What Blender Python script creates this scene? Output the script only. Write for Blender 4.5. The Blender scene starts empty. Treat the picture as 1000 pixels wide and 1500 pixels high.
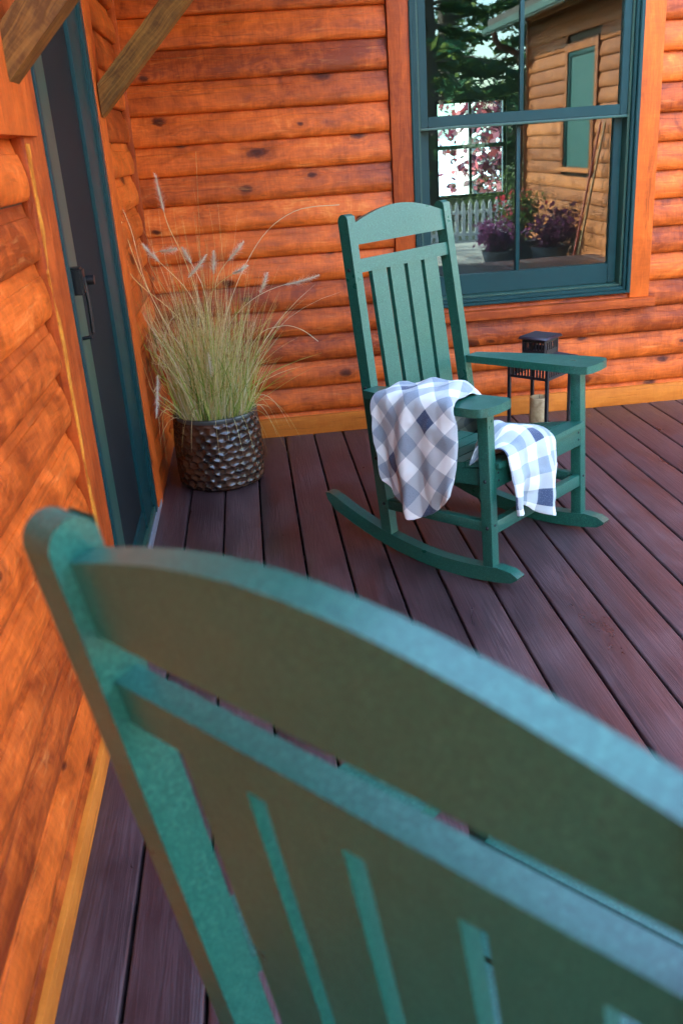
import bpy, bmesh, math, random
import numpy as np
from mathutils import Matrix, Vector, noise as mnoise
random.seed(7)
rng = np.random.default_rng(7)
R = math.radians
scene = bpy.context.scene
COL = scene.collection

# ------------------------------------------------------------------ camera
YB = 4.338            # front of the back wall's baseboard
F_PX, PITCH, YAW, ROLL, CAM_Z = 1321.05, 0.38982, 0.07924, -0.06991, 1.3505
_fwd = Vector((math.sin(YAW)*math.cos(PITCH), math.cos(YAW)*math.cos(PITCH), -math.sin(PITCH)))
_rt0 = Vector((math.cos(YAW), -math.sin(YAW), 0)); _up0 = _rt0.cross(_fwd)
_rt = math.cos(ROLL)*_rt0 + math.sin(ROLL)*_up0
_up = -math.sin(ROLL)*_rt0 + math.cos(ROLL)*_up0
CAM = Vector((0, 0, CAM_Z))
cd = bpy.data.cameras.new('camera'); cam = bpy.data.objects.new('camera', cd); COL.objects.link(cam)
cam.matrix_world = Matrix(((_rt.x, _up.x, -_fwd.x, 0), (_rt.y, _up.y, -_fwd.y, 0), (_rt.z, _up.z, -_fwd.z, CAM_Z), (0, 0, 0, 1)))
cd.sensor_fit = 'VERTICAL'; cd.sensor_height = 36; cd.sensor_width = 24
cd.lens = F_PX/1500*36; cd.clip_start = .02; cd.clip_end = 3000
cd.dof.use_dof = True; cd.dof.focus_distance = 3.3; cd.dof.aperture_fstop = 5.6
scene.camera = cam
def pix(u, v, Y):
    """point on the vertical plane y = Y that the photograph shows at pixel (u, v)"""
    d = _fwd + _rt*((u-500)/F_PX) - _up*((v-750)/F_PX)
    return CAM + d*(Y/d.y)

# ------------------------------------------------------------------ light
SUN_DIR = Vector((-1.0, -.50, .70)).normalized()      # towards the sun
world = bpy.data.worlds.new('World'); scene.world = world; world.use_nodes = True
wn = world.node_tree.nodes; wl = world.node_tree.links
sky = wn.new('ShaderNodeTexSky'); sky.sky_type = 'NISHITA'; sky.sun_disc = False
sky.sun_elevation = math.asin(SUN_DIR.z); sky.sun_rotation = math.atan2(SUN_DIR.x, SUN_DIR.y)
sky.air_density = 1.0; sky.dust_density = 1.2; sky.ozone_density = .7
wl.new(sky.outputs[0], wn['Background'].inputs[0]); wn['Background'].inputs[1].default_value = .15
sd = bpy.data.lights.new('sun', 'SUN'); sd.energy = 4.0; sd.angle = R(.53); sd.color = (1, .93, .83)
sun = bpy.data.objects.new('sun', sd); COL.objects.link(sun)
sun.rotation_euler = (-SUN_DIR).to_track_quat('-Z', 'Y').to_euler(); sun.location = (-6, -6, 12)
scene.view_settings.view_transform = 'Standard'; scene.view_settings.look = 'None'
scene.view_settings.gamma = 1; scene.view_settings.exposure = 4.5
scene.render.engine = 'CYCLES'
scene.cycles.use_denoising = True
scene.cycles.max_bounces = 10; scene.cycles.diffuse_bounces = 5; scene.cycles.transparent_max_bounces = 12
scene.cycles.sample_clamp_indirect = 8; scene.cycles.caustics_reflective = False; scene.cycles.caustics_refractive = False

# ------------------------------------------------------------------ materials
class NT:
    def __init__(s, name):
        s.m = bpy.data.materials.new(name); s.m.use_nodes = True
        s.t = s.m.node_tree; s.b = s.t.nodes['Principled BSDF']; s.out = s.t.nodes['Material Output']
    def n(s, typ, **kw):
        x = s.t.nodes.new(typ)
        for k, v in kw.items(): setattr(x, k, v)
        return x
    def l(s, a, b): s.t.links.new(a, b)
    def val(s, sock, v): sock.default_value = v
    def math(s, op, a, b=None, clamp=False):
        x = s.n('ShaderNodeMath', operation=op); x.use_clamp = clamp
        for i, q in enumerate((a, b)):
            if q is None: continue
            if isinstance(q, (int, float)): x.inputs[i].default_value = q
            else: s.l(q, x.inputs[i])
        return x.outputs[0]
    def coords(s, scale=(1, 1, 1), rnd=True, kind='Object'):
        tc = s.n('ShaderNodeTexCoord'); mp = s.n('ShaderNodeMapping'); mp.inputs['Scale'].default_value = scale
        src = tc.outputs[kind]
        if rnd:
            oi = s.n('ShaderNodeObjectInfo')
            cb = s.n('ShaderNodeCombineXYZ')
            s.l(s.math('MULTIPLY', oi.outputs['Random'], 37.0), cb.inputs[0])
            s.l(s.math('MULTIPLY', oi.outputs['Random'], 91.0), cb.inputs[1])
            s.l(s.math('MULTIPLY', oi.outputs['Random'], 53.0), cb.inputs[2])
            ad = s.n('ShaderNodeVectorMath', operation='ADD'); s.l(src, ad.inputs[0]); s.l(cb.outputs[0], ad.inputs[1]); src = ad.outputs[0]
        s.l(src, mp.inputs['Vector']); return mp.outputs[0]
    def noise(s, vec, scale, detail=4, rough=.55, dist=0.):
        x = s.n('ShaderNodeTexNoise'); s.l(vec, x.inputs['Vector'])
        x.inputs['Scale'].default_value = scale; x.inputs['Detail'].default_value = detail
        x.inputs['Roughness'].default_value = rough; x.inputs['Distortion'].default_value = dist
        return x.outputs['Fac']
    def ramp(s, fac, stops, interp='LINEAR'):
        x = s.n('ShaderNodeValToRGB'); x.color_ramp.interpolation = interp
        e = x.color_ramp.elements
        while len(e) < len(stops): e.new(.5)
        for el, (p, c) in zip(e, stops):
            el.position = p; el.color = (*c, 1) if len(c) == 3 else c
        s.l(fac, x.inputs[0]); return x.outputs[0]
    def mix(s, fac, a, b, blend='MIX'):
        x = s.n('ShaderNodeMix', data_type='RGBA', blend_type=blend)
        for q, i in ((fac, 0), (a, 6), (b, 7)):
            if isinstance(q, (int, float)): x.inputs[i].default_value = q
            elif isinstance(q, tuple): x.inputs[i].default_value = (*q, 1)
            else: s.l(q, x.inputs[i])
        return x.outputs[2]
    def bump(s, h, strength, dist=.01, prev=None):
        x = s.n('ShaderNodeBump'); x.inputs['Strength'].default_value = strength; x.inputs['Distance'].default_value = dist
        s.l(h, x.inputs['Height'])
        if prev is not None: s.l(prev, x.inputs['Normal'])
        return x.outputs[0]
    def base(s, c):
        if isinstance(c, tuple): s.b.inputs['Base Color'].default_value = (*c, 1)
        else: s.l(c, s.b.inputs['Base Color'])
    def rough(s, r):
        if isinstance(r, (int, float)): s.b.inputs['Roughness'].default_value = r
        else: s.l(r, s.b.inputs['Roughness'])
    def spec(s, v): s.b.inputs['Specular IOR Level'].default_value = v
    def norm(s, n): s.l(n, s.b.inputs['Normal'])

def wood(name, dark, mid, light, blotch=.6, rough=.5, knots=True, grain=1.0, bump=.35, crack=.5, fine_w=.20, lt_w=.2, flat_knots=False):
    """stained softwood, grain along the object's local X"""
    k = NT(name)
    v = k.coords((1, 1, 1))
    warp = k.n('ShaderNodeVectorMath', operation='ADD')
    nz = k.n('ShaderNodeTexNoise'); k.l(v, nz.inputs['Vector']); nz.inputs['Scale'].default_value = 5; nz.inputs['Detail'].default_value = 2
    sc = k.n('ShaderNodeVectorMath', operation='MULTIPLY'); k.l(nz.outputs['Color'], sc.inputs[0]); sc.inputs[1].default_value = (.02, .035, .035)
    k.l(v, warp.inputs[0]); k.l(sc.outputs[0], warp.inputs[1])
    def stretch(sx, sy):
        mp = k.n('ShaderNodeMapping'); mp.inputs['Scale'].default_value = (sx, sy, sy); k.l(warp.outputs[0], mp.inputs['Vector']); return mp.outputs[0]
    # knots: sparse voronoi cells, elongated a little along the grain
    vk = stretch(1.7, 4.6)
    vo = k.n('ShaderNodeTexVoronoi')
    if flat_knots:                       # knots as they show on the boards' outer face (local x-z)
        vo.voronoi_dimensions = '2D'; sp_ = k.n('ShaderNodeSeparateXYZ'); cb_ = k.n('ShaderNodeCombineXYZ'); k.l(warp.outputs[0], sp_.inputs[0])
        k.l(k.math('MULTIPLY', sp_.outputs[0], 2.9), cb_.inputs[0]); k.l(k.math('MULTIPLY', sp_.outputs[2], 5.6), cb_.inputs[1]); vk = cb_.outputs[0]
    k.l(vk, vo.inputs['Vector']); vo.inputs['Scale'].default_value = 1.0; vo.inputs['Randomness'].default_value = 1
    kd = vo.outputs['Distance']
    rings = k.noise(stretch(1.1, 15), 1.0, 3, .6, 1.2)
    ringk = k.math('ADD', k.math('MULTIPLY', rings, 9.0*grain), k.math('MULTIPLY', k.math('POWER', k.math('SUBTRACT', 1.0, kd, True), 5.0), 7.0))
    band = k.math('MULTIPLY', k.math('ADD', k.math('SINE', k.math('MULTIPLY', ringk, 3.2)), 1.0), .5)
    fine = k.noise(stretch(5, 130), 1.0, 4, .7)
    bl = k.noise(stretch(4.6, 8.0), 1.0, 8, .68, .8)
    streak = k.noise(stretch(16, 9), 1.0, 4, .7, .8)
    fuzz = k.noise(stretch(150, 14), 1.0, 2, .7)
    f = k.math('ADD', k.math('MULTIPLY', band, .10*grain), k.math('MULTIPLY', fine, fine_w))
    f = k.math('ADD', f, k.math('ADD', k.math('MULTIPLY', k.math('SUBTRACT', bl, .5), 1.75*blotch), .475*blotch))
    f = k.math('ADD', f, k.math('ADD', k.math('MULTIPLY', k.math('SUBTRACT', streak, .5), .85*blotch), .15*blotch))
    f = k.math('ADD', f, k.math('MULTIPLY', k.math('SUBTRACT', fuzz, .5), (.42*blotch)))
    f = k.math('SUBTRACT', f, .03 + .36*blotch)
    oi = k.n('ShaderNodeObjectInfo')
    f = k.math('ADD', f, k.math('MULTIPLY', k.math('SUBTRACT', oi.outputs['Random'], .5), .30))
    c = k.ramp(f, [(.06, dark), (.30, tuple(.45*a+.55*b for a, b in zip(dark, mid))), (.48, mid), (.80, light)])
    if knots:
        sel = k.ramp(k.math('FRACT', k.math('MULTIPLY', vo.outputs['Color'], 3.7)), [(.58, (0, 0, 0)), (.60, (1, 1, 1))])
        sz = k.math('ADD', .55, k.math('MULTIPLY', k.math('FRACT', k.math('MULTIPLY', vo.outputs['Color'], 17.3)), 1.3))
        kw = k.math('ADD', k.math('MULTIPLY', kd, sz), k.math('MULTIPLY', k.math('SUBTRACT', k.noise(stretch(22, 30), 1.0, 3, .6), .5), .13))
        kn = k.ramp(kw, [(.035, (1, 1, 1)), (.075, (.8, .8, .8)), (.11, (.25, .25, .25)), (.24, (0, 0, 0))])
        kk = k.math('MULTIPLY', kn, sel)
        c = k.mix(kk, c, (dark[0]*.35, dark[1]*.35, dark[2]*.4))
    crk = k.noise(stretch(1.3, 75), 1.0, 2, .5, .4)
    cm = k.ramp(crk, [(.30, (1, 1, 1)), (.335, (0, 0, 0))])
    c = k.mix(k.math('MULTIPLY', cm, crack), c, tuple(.45*x for x in dark))
    lt = k.ramp(k.noise(stretch(5, 60), 1.0, 3, .7, .3), [(.60, (0, 0, 0)), (.78, (1, 1, 1))])
    c = k.mix(k.math('MULTIPLY', lt, lt_w), c, tuple(min(.85, 1.12*x+.02) for x in light))
    k.base(c)
    k.rough(k.ramp(bl, [(.3, (rough-.1,)*3), (.7, (rough+.14,)*3)]))
    k.spec(.22)
    h = k.math('ADD', k.math('MULTIPLY', fine, .6), k.math('MULTIPLY', band, .4))
    n1 = k.bump(h, bump, .004)
    k.norm(k.bump(bl, .25, .012, n1))
    return k.m

M = {}
M['stain'] = wood('orange_stain', (.21, .029, .003), (.64, .112, .011), (.85, .28, .060), blotch=.55, grain=.7, crack=.35, fine_w=.26, lt_w=.3, bump=.3, rough=.44, flat_knots=True)
M['stain_trim'] = wood('orange_trim_stain', (.24, .034, .004), (.58, .098, .009), (.76, .19, .030), blotch=.38, fine_w=.25, rough=.55)
M['base_wood'] = wood('honey_baseboard', (.40, .095, .010), (.64, .185, .020), (.74, .29, .05), blotch=.35, grain=.7)
M['brace_wood'] = wood('brown_timber', (.10, .036, .006), (.34, .140, .024), (.46, .22, .055), blotch=.4, knots=False, grain=1.5, rough=.6)
M['wing_stain'] = wood('pale_orange_stain', (.17, .045, .012), (.42, .14, .042), (.55, .23, .08), blotch=.5)
M['dark_wood'] = wood('dark_wood', (.02, .012, .008), (.05, .03, .02), (.09, .055, .035), rough=.5)

def plain(name, col, rough=.5, metal=0., spec=.5, bump=0., bscale=200, var=0., vscale=8, coat=0.):
    k = NT(name); v = k.coords()
    if var:
        nz = k.noise(v, vscale, 4, .6)
        k.base(k.mix(nz, tuple(c*(1-var) for c in col), tuple(min(1, c*(1+var)) for c in col)))
    else: k.base(col)
    k.rough(rough); k.b.inputs['Metallic'].default_value = metal; k.spec(spec)
    if coat: k.b.inputs['Coat Weight'].default_value = coat; k.b.inputs['Coat Roughness'].default_value = .06
    if bump: k.norm(k.bump(k.noise(v, bscale, 3, .6), bump, .002))
    return k.m

def chair_plastic():
    k = NT('green_poly_lumber'); v = k.coords()
    sp = k.noise(v, 300, 3, .75); bl = k.noise(v, 30, 4, .6); big = k.noise(v, 9, 3, .6)
    c = k.ramp(sp, [(.30, (.003, .034, .022)), (.52, (.008, .078, .052)), (.72, (.050, .175, .118))])
    c = k.mix(k.math('MULTIPLY', bl, .30), c, (.010, .085, .058))
    k.base(c); k.spec(.6)
    k.rough(k.ramp(big, [(.3, (.27,)*3), (.7, (.38,)*3)]))
    k.norm(k.bump(sp, .22, .0015, k.bump(bl, .12, .004)))
    return k.m
M['chair'] = chair_plastic()

def deck_mat():
    k = NT('purple_brown_decking'); v0 = k.coords()
    def st(a, b):
        mp = k.n('ShaderNodeMapping'); mp.inputs['Scale'].default_value = (a, b, b); k.l(v0, mp.inputs['Vector']); return mp.outputs[0]
    bl = k.noise(st(2.6, 5), 1, 5, .65, .7); fine = k.noise(st(9, 240), 1, 3, .65); cath = k.noise(st(.9, 30), 1, 3, .6, 1.6)
    spk = k.noise(v0, 260, 2, .7)
    band = k.math('MULTIPLY', k.math('ADD', k.math('SINE', k.math('MULTIPLY', cath, 34.0)), 1.), .5)
    f = k.math('ADD', k.math('ADD', k.math('MULTIPLY', k.math('SUBTRACT', bl, .5), .9), .4), k.math('MULTIPLY', fine, .40))
    f = k.math('ADD', f, k.math('MULTIPLY', band, .16)); f = k.math('SUBTRACT', f, .14)
    oi = k.n('ShaderNodeObjectInfo'); f = k.math('ADD', f, k.math('MULTIPLY', k.math('SUBTRACT', oi.outputs['Random'], .5), .26))
    c = k.ramp(f, [(.15, (.013, .0072, .007)), (.42, (.035, .0185, .0195)), (.62, (.057, .031, .032)), (.88, (.096, .057, .057))])
    c = k.mix(k.ramp(spk, [(.62, (0, 0, 0)), (.8, (.45,)*3)]), c, (.16, .10, .105))
    k.base(c); k.spec(.55); k.rough(k.ramp(bl, [(.3, (.26,)*3), (.7, (.44,)*3)]))
    h = k.math('ADD', fine, k.math('MULTIPLY', band, .6))
    k.norm(k.bump(h, .35, .002))
    return k.m
M['deck'] = deck_mat()
M['frame_green'] = plain('dark_green_frame', (.002, .032, .032), .42, spec=.25, bump=.05, bscale=120, var=.15)
M['frame_green2'] = plain('olive_green_aluminium', (.020, .062, .044), .34, spec=.4, var=.12)
M['screen'] = None
def screen_mat():
    k = NT('navy_screen_mesh'); v = k.coords(rnd=False)
    a = k.n('ShaderNodeTexWave', wave_type='BANDS', bands_direction='Y'); k.l(v, a.inputs['Vector']); a.inputs['Scale'].default_value = 110
    b = k.n('ShaderNodeTexWave', wave_type='BANDS', bands_direction='Z'); k.l(v, b.inputs['Vector']); b.inputs['Scale'].default_value = 110
    n_ = k.noise(v, 5, 4, .6)
    w = k.math('MULTIPLY', a.outputs[1], b.outputs[1])
    c = k.mix(w, (.005, .0075, .0078), (.012, .017, .0178)); c = k.mix(k.math('MULTIPLY', n_, .5), c, (.009, .0145, .0155))
    k.base(c); k.rough(.6); k.spec(.12); k.norm(k.bump(w, .25, .001)); return k.m
M['screen'] = screen_mat()
M['alu'] = plain('grey_aluminium', (.42, .45, .50), .38, .6, var=.15, vscale=40)
M['black_metal'] = plain('black_painted_metal', (.012, .010, .012), .42, bump=.1, bscale=300)
M['lid_metal'] = plain('dark_plum_metal', (.022, .012, .017), .38)
M['void'] = plain('dark_gap', (.006, .005, .006), .9)
M['bolt'] = plain('black_bolt', (.010, .010, .011), .35, .4)
M['soil'] = plain('soil', (.03, .02, .013), .95, bump=.6, bscale=60, var=.4, vscale=40)
M['raw'] = wood('torn_yellow_wood', (.32, .07, .006), (.66, .24, .022), (.72, .34, .06), blotch=.9, knots=False)
def wax():
    k = NT('cream_candle_wax'); v = k.coords(rnd=False)
    n_ = k.noise(v, 28, 5, .65); k.base(k.ramp(n_, [(.3, (.20, .12, .05)), (.5, (.42, .29, .14)), (.7, (.55, .43, .25))])); k.rough(.5)
    k.norm(k.bump(n_, .3, .004)); return k.m
M['wax'] = wax()
def glaze():
    k = NT('brown_black_glaze'); v = k.coords(rnd=False)
    n_ = k.noise(v, 14, 4, .6)
    k.base(k.ramp(n_, [(.3, (.009, .006, .0045)), (.55, (.045, .018, .009)), (.75, (.095, .036, .016))])); k.rough(.17); k.spec(.5)
    return k.m
M['glaze'] = glaze()
M['glaze_rim'] = plain('grey_rim_glaze', (.05, .048, .04), .25)
def grassmat(nm, trl):
    k = NT(nm); at = k.n('ShaderNodeAttribute', attribute_name='tint'); k.base(at.outputs['Color']); k.rough(.55); k.spec(.25)
    k.b.inputs['Subsurface Weight'].default_value = 0
    tr = k.n('ShaderNodeBsdfTranslucent'); k.l(at.outputs['Color'], tr.inputs[0])
    mx = k.n('ShaderNodeMixShader'); mx.inputs[0].default_value = trl; k.l(k.b.outputs[0], mx.inputs[1]); k.l(tr.outputs[0], mx.inputs[2]); k.l(mx.outputs[0], k.out.inputs[0])
    return k.m
M['blade'] = grassmat('grass_blade', .45); M['foliage'] = grassmat('tree_foliage', .5)
def glass(name, refl, tint):
    k = NT(name); k.t.nodes.remove(k.b)
    tr = k.n('ShaderNodeBsdfTransparent'); tr.inputs[0].default_value = (*tint, 1)
    gl = k.n('ShaderNodeBsdfGlossy'); gl.inputs['Roughness'].default_value = 0.0; k.l(k.bump(k.noise(k.coords(rnd=False), 2.2, 1, .4), .012, .01), gl.inputs['Normal']); gl.inputs[0].default_value = (.74, 1, 1, 1)
    fr = k.n('ShaderNodeFresnel'); fr.inputs[0].default_value = 1.5
    fac = k.math('ADD', fr.outputs[0], refl, True)
    mx = k.n('ShaderNodeMixShader'); k.l(fac, mx.inputs[0]); k.l(tr.outputs[0], mx.inputs[1]); k.l(gl.outputs[0], mx.inputs[2]); k.l(mx.outputs[0], k.out.inputs[0])
    return k.m
M['glass'] = glass('window_glass', .028, (.50, .72, .74))
M['clear_glass'] = glass('clear_glass', .03, (.9, .95, .95))
def plaid():
    k = NT('blue_white_plaid'); uv = k.n('ShaderNodeUVMap', uv_map='UVMap')
    sx = k.n('ShaderNodeSeparateXYZ'); k.l(uv.outputs[0], sx.inputs[0])
    def stripe(o):
        f = k.math('FRACT', k.math('MULTIPLY', o, 1/.20))
        return k.ramp(f, [(0, (.0,)*3), (.25, (.45,)*3), (.5, (.0,)*3), (.75, (.58,)*3)], 'CONSTANT')
    a, b = stripe(sx.outputs[0]), stripe(sx.outputs[1])
    s = k.math('MULTIPLY', k.math('ADD', a, b), .5)
    # woven threads
    wv1 = k.n('ShaderNodeTexWave', wave_type='BANDS', bands_direction='X'); k.l(uv.outputs[0], wv1.inputs['Vector']); wv1.inputs['Scale'].default_value = 130
    wv2 = k.n('ShaderNodeTexWave', wave_type='BANDS', bands_direction='Y'); k.l(uv.outputs[0], wv2.inputs['Vector']); wv2.inputs['Scale'].default_value = 130
    th = k.math('ADD', k.math('MULTIPLY', wv1.outputs[1], .5), k.math('MULTIPLY', wv2.outputs[1], .5))
    tn = k.n('ShaderNodeTexNoise'); k.l(uv.outputs[0], tn.inputs['Vector']); tn.inputs['Scale'].default_value = 330; tn.inputs['Detail'].default_value = 2
    s2 = k.math('ADD', s, k.math('MULTIPLY', k.math('SUBTRACT', tn.outputs[0], .5), .14))
    c = k.ramp(s2, [(.07, (.72, .735, .675)), (.20, (.44, .465, .45)), (.31, (.38, .41, .405)), (.43, (.27, .31, .335)), (.525, (.23, .275, .305)), (.575, (.04, .06, .11))])
    k.base(c); k.rough(.92); k.spec(.15)
    k.b.inputs['Sheen Weight'].default_value = .2
    k.norm(k.bump(k.math('ADD', th, tn.outputs[0]), .5, .002)); return k.m
M['plaid'] = plaid()
M['bark'] = plain('bark', (.075, .055, .042), .9, bump=.8, bscale=24, var=.4, vscale=20)
M['pale_bark'] = plain('grey_bark', (.20, .21, .20), .9, bump=.8, bscale=20, var=.3, vscale=14)
M['white_paint'] = plain('white_fence_paint', (.72, .74, .72), .55, var=.08)
M['gutter'] = plain('dark_green_gutter', (.012, .05, .04), .4)
M['copper_pipe'] = plain('brown_downspout', (.05, .02, .012), .4)
M['shingle'] = plain('brown_shingle', (.05, .04, .034), .9, bump=.8, bscale=30, var=.4, vscale=12)
M['clay'] = plain('dark_blue_planter', (.015, .025, .05), .35, var=.3)
M['ground'] = None
def ground_mat():
    k = NT('lawn'); v = k.coords(rnd=False); a = k.noise(v, .7, 6, .65); b = k.noise(v, 14, 4, .7)
    c = k.ramp(a, [(.35, (.035, .055, .015)), (.55, (.075, .095, .028)), (.75, (.17, .15, .085))]); c = k.mix(k.math('MULTIPLY', b, .5), c, (.03, .045, .012))
    k.base(c); k.rough(.95); k.norm(k.bump(b, .9, .05)); return k.m
M['ground'] = ground_mat()
def water():
    k = NT('lake_water'); v = k.coords((1, 4, 1), rnd=False); k.base((.10, .17, .20)); k.rough(.12); k.spec(.6)
    k.norm(k.bump(k.noise(v, 1.5, 4, .6), .12, .08)); return k.m
M['water'] = water()
M['inside_wall'] = plain('interior_panelling', (.06, .045, .035), .8, var=.2)
M['shade'] = plain('green_window_shade', (.006, .06, .055), .5, var=.2)

# ------------------------------------------------------------------ builders
def tag(o, label=None, cat=None, group=None, kind=None):
    if label: o['label'] = label
    if cat: o['category'] = cat
    if group: o['group'] = group
    if kind: o['kind'] = kind
    return o
def link(name, me, mat=None, parent=None, loc=None, rot=None):
    o = bpy.data.objects.new(name, me); COL.objects.link(o)
    if mat is not None and len(me.materials) == 0: me.materials.append(mat)
    if loc is not None: o.location = loc
    if rot is not None: o.rotation_euler = rot
    if parent is not None: o.parent = parent
    return o
def empty(name, loc=(0, 0, 0), rot=(0, 0, 0)):
    o = bpy.data.objects.new(name, None); COL.objects.link(o); o.location = loc; o.rotation_euler = rot; o.empty_display_size = .1
    return o
def finish(me, ang=40):
    if ang:
        me.polygons.foreach_set('use_smooth', [True]*len(me.polygons)); me.set_sharp_from_angle(angle=R(ang))
    me.update(); return me
def mesh_from(verts, faces, ang=None, name='mesh'):
    me = bpy.data.meshes.new(name); me.from_pydata([tuple(v) for v in verts], [], [tuple(f) for f in faces]); me.update()
    return finish(me, ang)
def bm_mesh(bm, ang=40, name='mesh'):
    bmesh.ops.recalc_face_normals(bm, faces=bm.faces)
    me = bpy.data.meshes.new(name); bm.to_mesh(me); bm.free(); return finish(me, ang)
def bm_box(bm, c, d, M_=None):
    vs = []
    for sx in (-.5, .5):
        for sy in (-.5, .5):
            for sz in (-.5, .5):
                p = Vector((c[0]+sx*d[0], c[1]+sy*d[1], c[2]+sz*d[2]))
                vs.append(bm.verts.new(M_ @ p if M_ is not None else p))
    for f in ((0, 1, 3, 2), (4, 6, 7, 5), (0, 4, 5, 1), (2, 3, 7, 6), (0, 2, 6, 4), (1, 5, 7, 3)): bm.faces.new([vs[i] for i in f])
    return vs
_cache = {}
def box_mesh(d, bevel=.003, seg=2, mat=None):
    key = ('box', tuple(round(x, 5) for x in d), bevel, seg, mat.name if mat else None)
    if key in _cache: return _cache[key]
    bm = bmesh.new(); bm_box(bm, (0, 0, 0), d)
    if bevel: bmesh.ops.bevel(bm, geom=bm.edges[:], offset=bevel, segments=seg, profile=.6, affect='EDGES', clamp_overlap=True)
    me = bm_mesh(bm, 40)
    if mat: me.materials.append(mat)
    _cache[key] = me; return me
def boxo(name, lo, hi, mat, parent=None, bevel=.003, seg=2):
    """axis-aligned box from lo to hi; its own local X is its longest side, so grain runs along it"""
    lo, hi = Vector(lo), Vector(hi); d = hi-lo; c = (lo+hi)/2
    ax = max(range(3), key=lambda i: d[i])
    if ax == 0: dd, rot = (d.x, d.y, d.z), (0, 0, 0)
    elif ax == 1: dd, rot = (d.y, d.x, d.z), (0, 0, R(90))
    else: dd, rot = (d.z, d.y, d.x), (0, R(-90), 0)
    return link(name, box_mesh(dd, bevel, seg, mat), None, parent, c, rot)
def prism_mesh(outline, thick, Mx=None, bevel=.004, seg=2, ang=40, shear=None):
    """2-D outline (x, y) extruded +-thick/2 along z, edges bevelled, then moved by Mx"""
    bm = bmesh.new(); a = [bm.verts.new((x, y, -thick/2)) for x, y in outline]; b = [bm.verts.new((x, y, thick/2)) for x, y in outline]
    n = len(outline); bm.faces.new(a[::-1]); bm.faces.new(b)
    for i in range(n): bm.faces.new((a[i], a[(i+1) % n], b[(i+1) % n], b[i]))
    if bevel:
        es = [e for e in bm.edges if len(e.link_faces) == 2 and e.calc_face_angle(0) > R(25)]
        bmesh.ops.bevel(bm, geom=es, offset=bevel, segments=seg, profile=.6, affect='EDGES', clamp_overlap=True)
    if shear: 
        for v in bm.verts: shear(v)
    if Mx is not None: bmesh.ops.transform(bm, matrix=Mx, verts=bm.verts)
    return bm_mesh(bm, ang)
def lathe_mesh(profile, n=48, ang=40):
    vs, fs = [], []
    for r, z in profile:
        for i in range(n):
            t = 2*math.pi*i/n; vs.append((r*math.cos(t), r*math.sin(t), z))
    for j in range(len(profile)-1):
        for i in range(n):
            k = (i+1) % n; fs.append((j*n+i, j*n+k, (j+1)*n+k, (j+1)*n+i))
    return mesh_from(vs, fs, ang)
def tube_verts(path, rad, n=8, V=None, Fc=None):
    V = [] if V is None else V; Fc = [] if Fc is None else Fc
    path = [Vector(p) for p in path]; base = len(V)
    ref = Vector((0, 0, 1))
    for i, p in enumerate(path):
        t = (path[min(i+1, len(path)-1)]-path[max(i-1, 0)]).normalized()
        a = t.cross(ref if abs(t.dot(ref)) < .95 else Vector((1, 0, 0))).normalized(); b = t.cross(a)
        r = rad[i] if isinstance(rad, (list, tuple)) else rad
        for k in range(n):
            q = 2*math.pi*k/n; V.append(p+a*(r*math.cos(q))+b*(r*math.sin(q)))
    for i in range(len(path)-1):
        for k in range(n):
            k2 = (k+1) % n; Fc.append((base+i*n+k, base+i*n+k2, base+(i+1)*n+k2, base+(i+1)*n+k))
    Fc.append(tuple(base+k for k in range(n))[::-1]); Fc.append(tuple(base+(len(path)-1)*n+k for k in range(n)))
    return V, Fc
def tube_mesh(path, rad, n=10, ang=50):
    V, Fc = tube_verts(path, rad, n); return mesh_from(V, Fc, ang)

# ------------------------------------------------------------------ ground, deck
GZ = -.36
g = link('ground', mesh_from([(-400, -400, GZ), (400, -400, GZ), (400, 16, GZ), (-400, 16, GZ)], [(0, 1, 2, 3)]), M['ground']); tag(g, kind='structure')
w_ = link('lake', mesh_from([(-900, 16, GZ-.05), (900, 16, GZ-.05), (900, 1800, GZ-.05), (-900, 1800, GZ-.05)], [(0, 1, 2, 3)]), M['water']); tag(w_, kind='structure')

pbm = bmesh.new(); bm_box(pbm, (1.2, -3.9, GZ+.02), (6.6, 5.2, .05))
pt = link('patio', bm_mesh(pbm, None), plain('pale_concrete', (.40, .37, .31), .9, bump=.3, bscale=40, var=.18, vscale=3)); tag(pt, kind='structure')
BP_, G0 = .1445, .0887         # board pitch and a gap line
deck = empty('deck', (0, 0, 0)); tag(deck, kind='structure')
dbm = bmesh.new()
DY0, DY1 = -1.25, YB+.03
for j in range(14): bm_box(dbm, (1.75, DY0+.1+j*.41, -.12), (4.6, .045, .18))
bm_box(dbm, (1.75, (DY0+DY1)/2, -.30), (4.6, DY1-DY0, .06))
link('joist_frame', bm_mesh(dbm, None), M['void'], deck)
def deck_board_mesh(L, w, t):
    prof = []
    r = .006
    hw = w/2
    top = [(-hw, -t), (-hw, -r)] + [(-hw+r-r*math.cos(a), -r+r*math.sin(a)) for a in (R(30), R(60), R(90))]
    prof = top + [(-x, z) for x, z in reversed(top)]
    vs, fs = [], []; n = len(prof)
    for x in (-L/2, L/2): vs += [(x, y, z) for y, z in prof]
    for i in range(n-1): fs.append((i, i+1, n+i+1, n+i))
    fs.append((n-1, 0, n, 2*n-1)); fs += [tuple(range(n))[::-1], tuple(range(n, 2*n))]
    bm = bmesh.new(); bv = [bm.verts.new(v) for v in vs]
    for f in fs: bm.faces.new([bv[i] for i in f])
    return bm_mesh(bm, 40)
dm = deck_board_mesh(DY1-DY0, BP_-.0065, .025); dm.materials.append(M['deck'])
for k in range(-4, 26):
    x = G0+(k+.5)*BP_
    link('deck_board', dm, None, deck, (x, (DY0+DY1)/2, random.uniform(-.0008, .0008)), (0, 0, R(90)))

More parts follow.
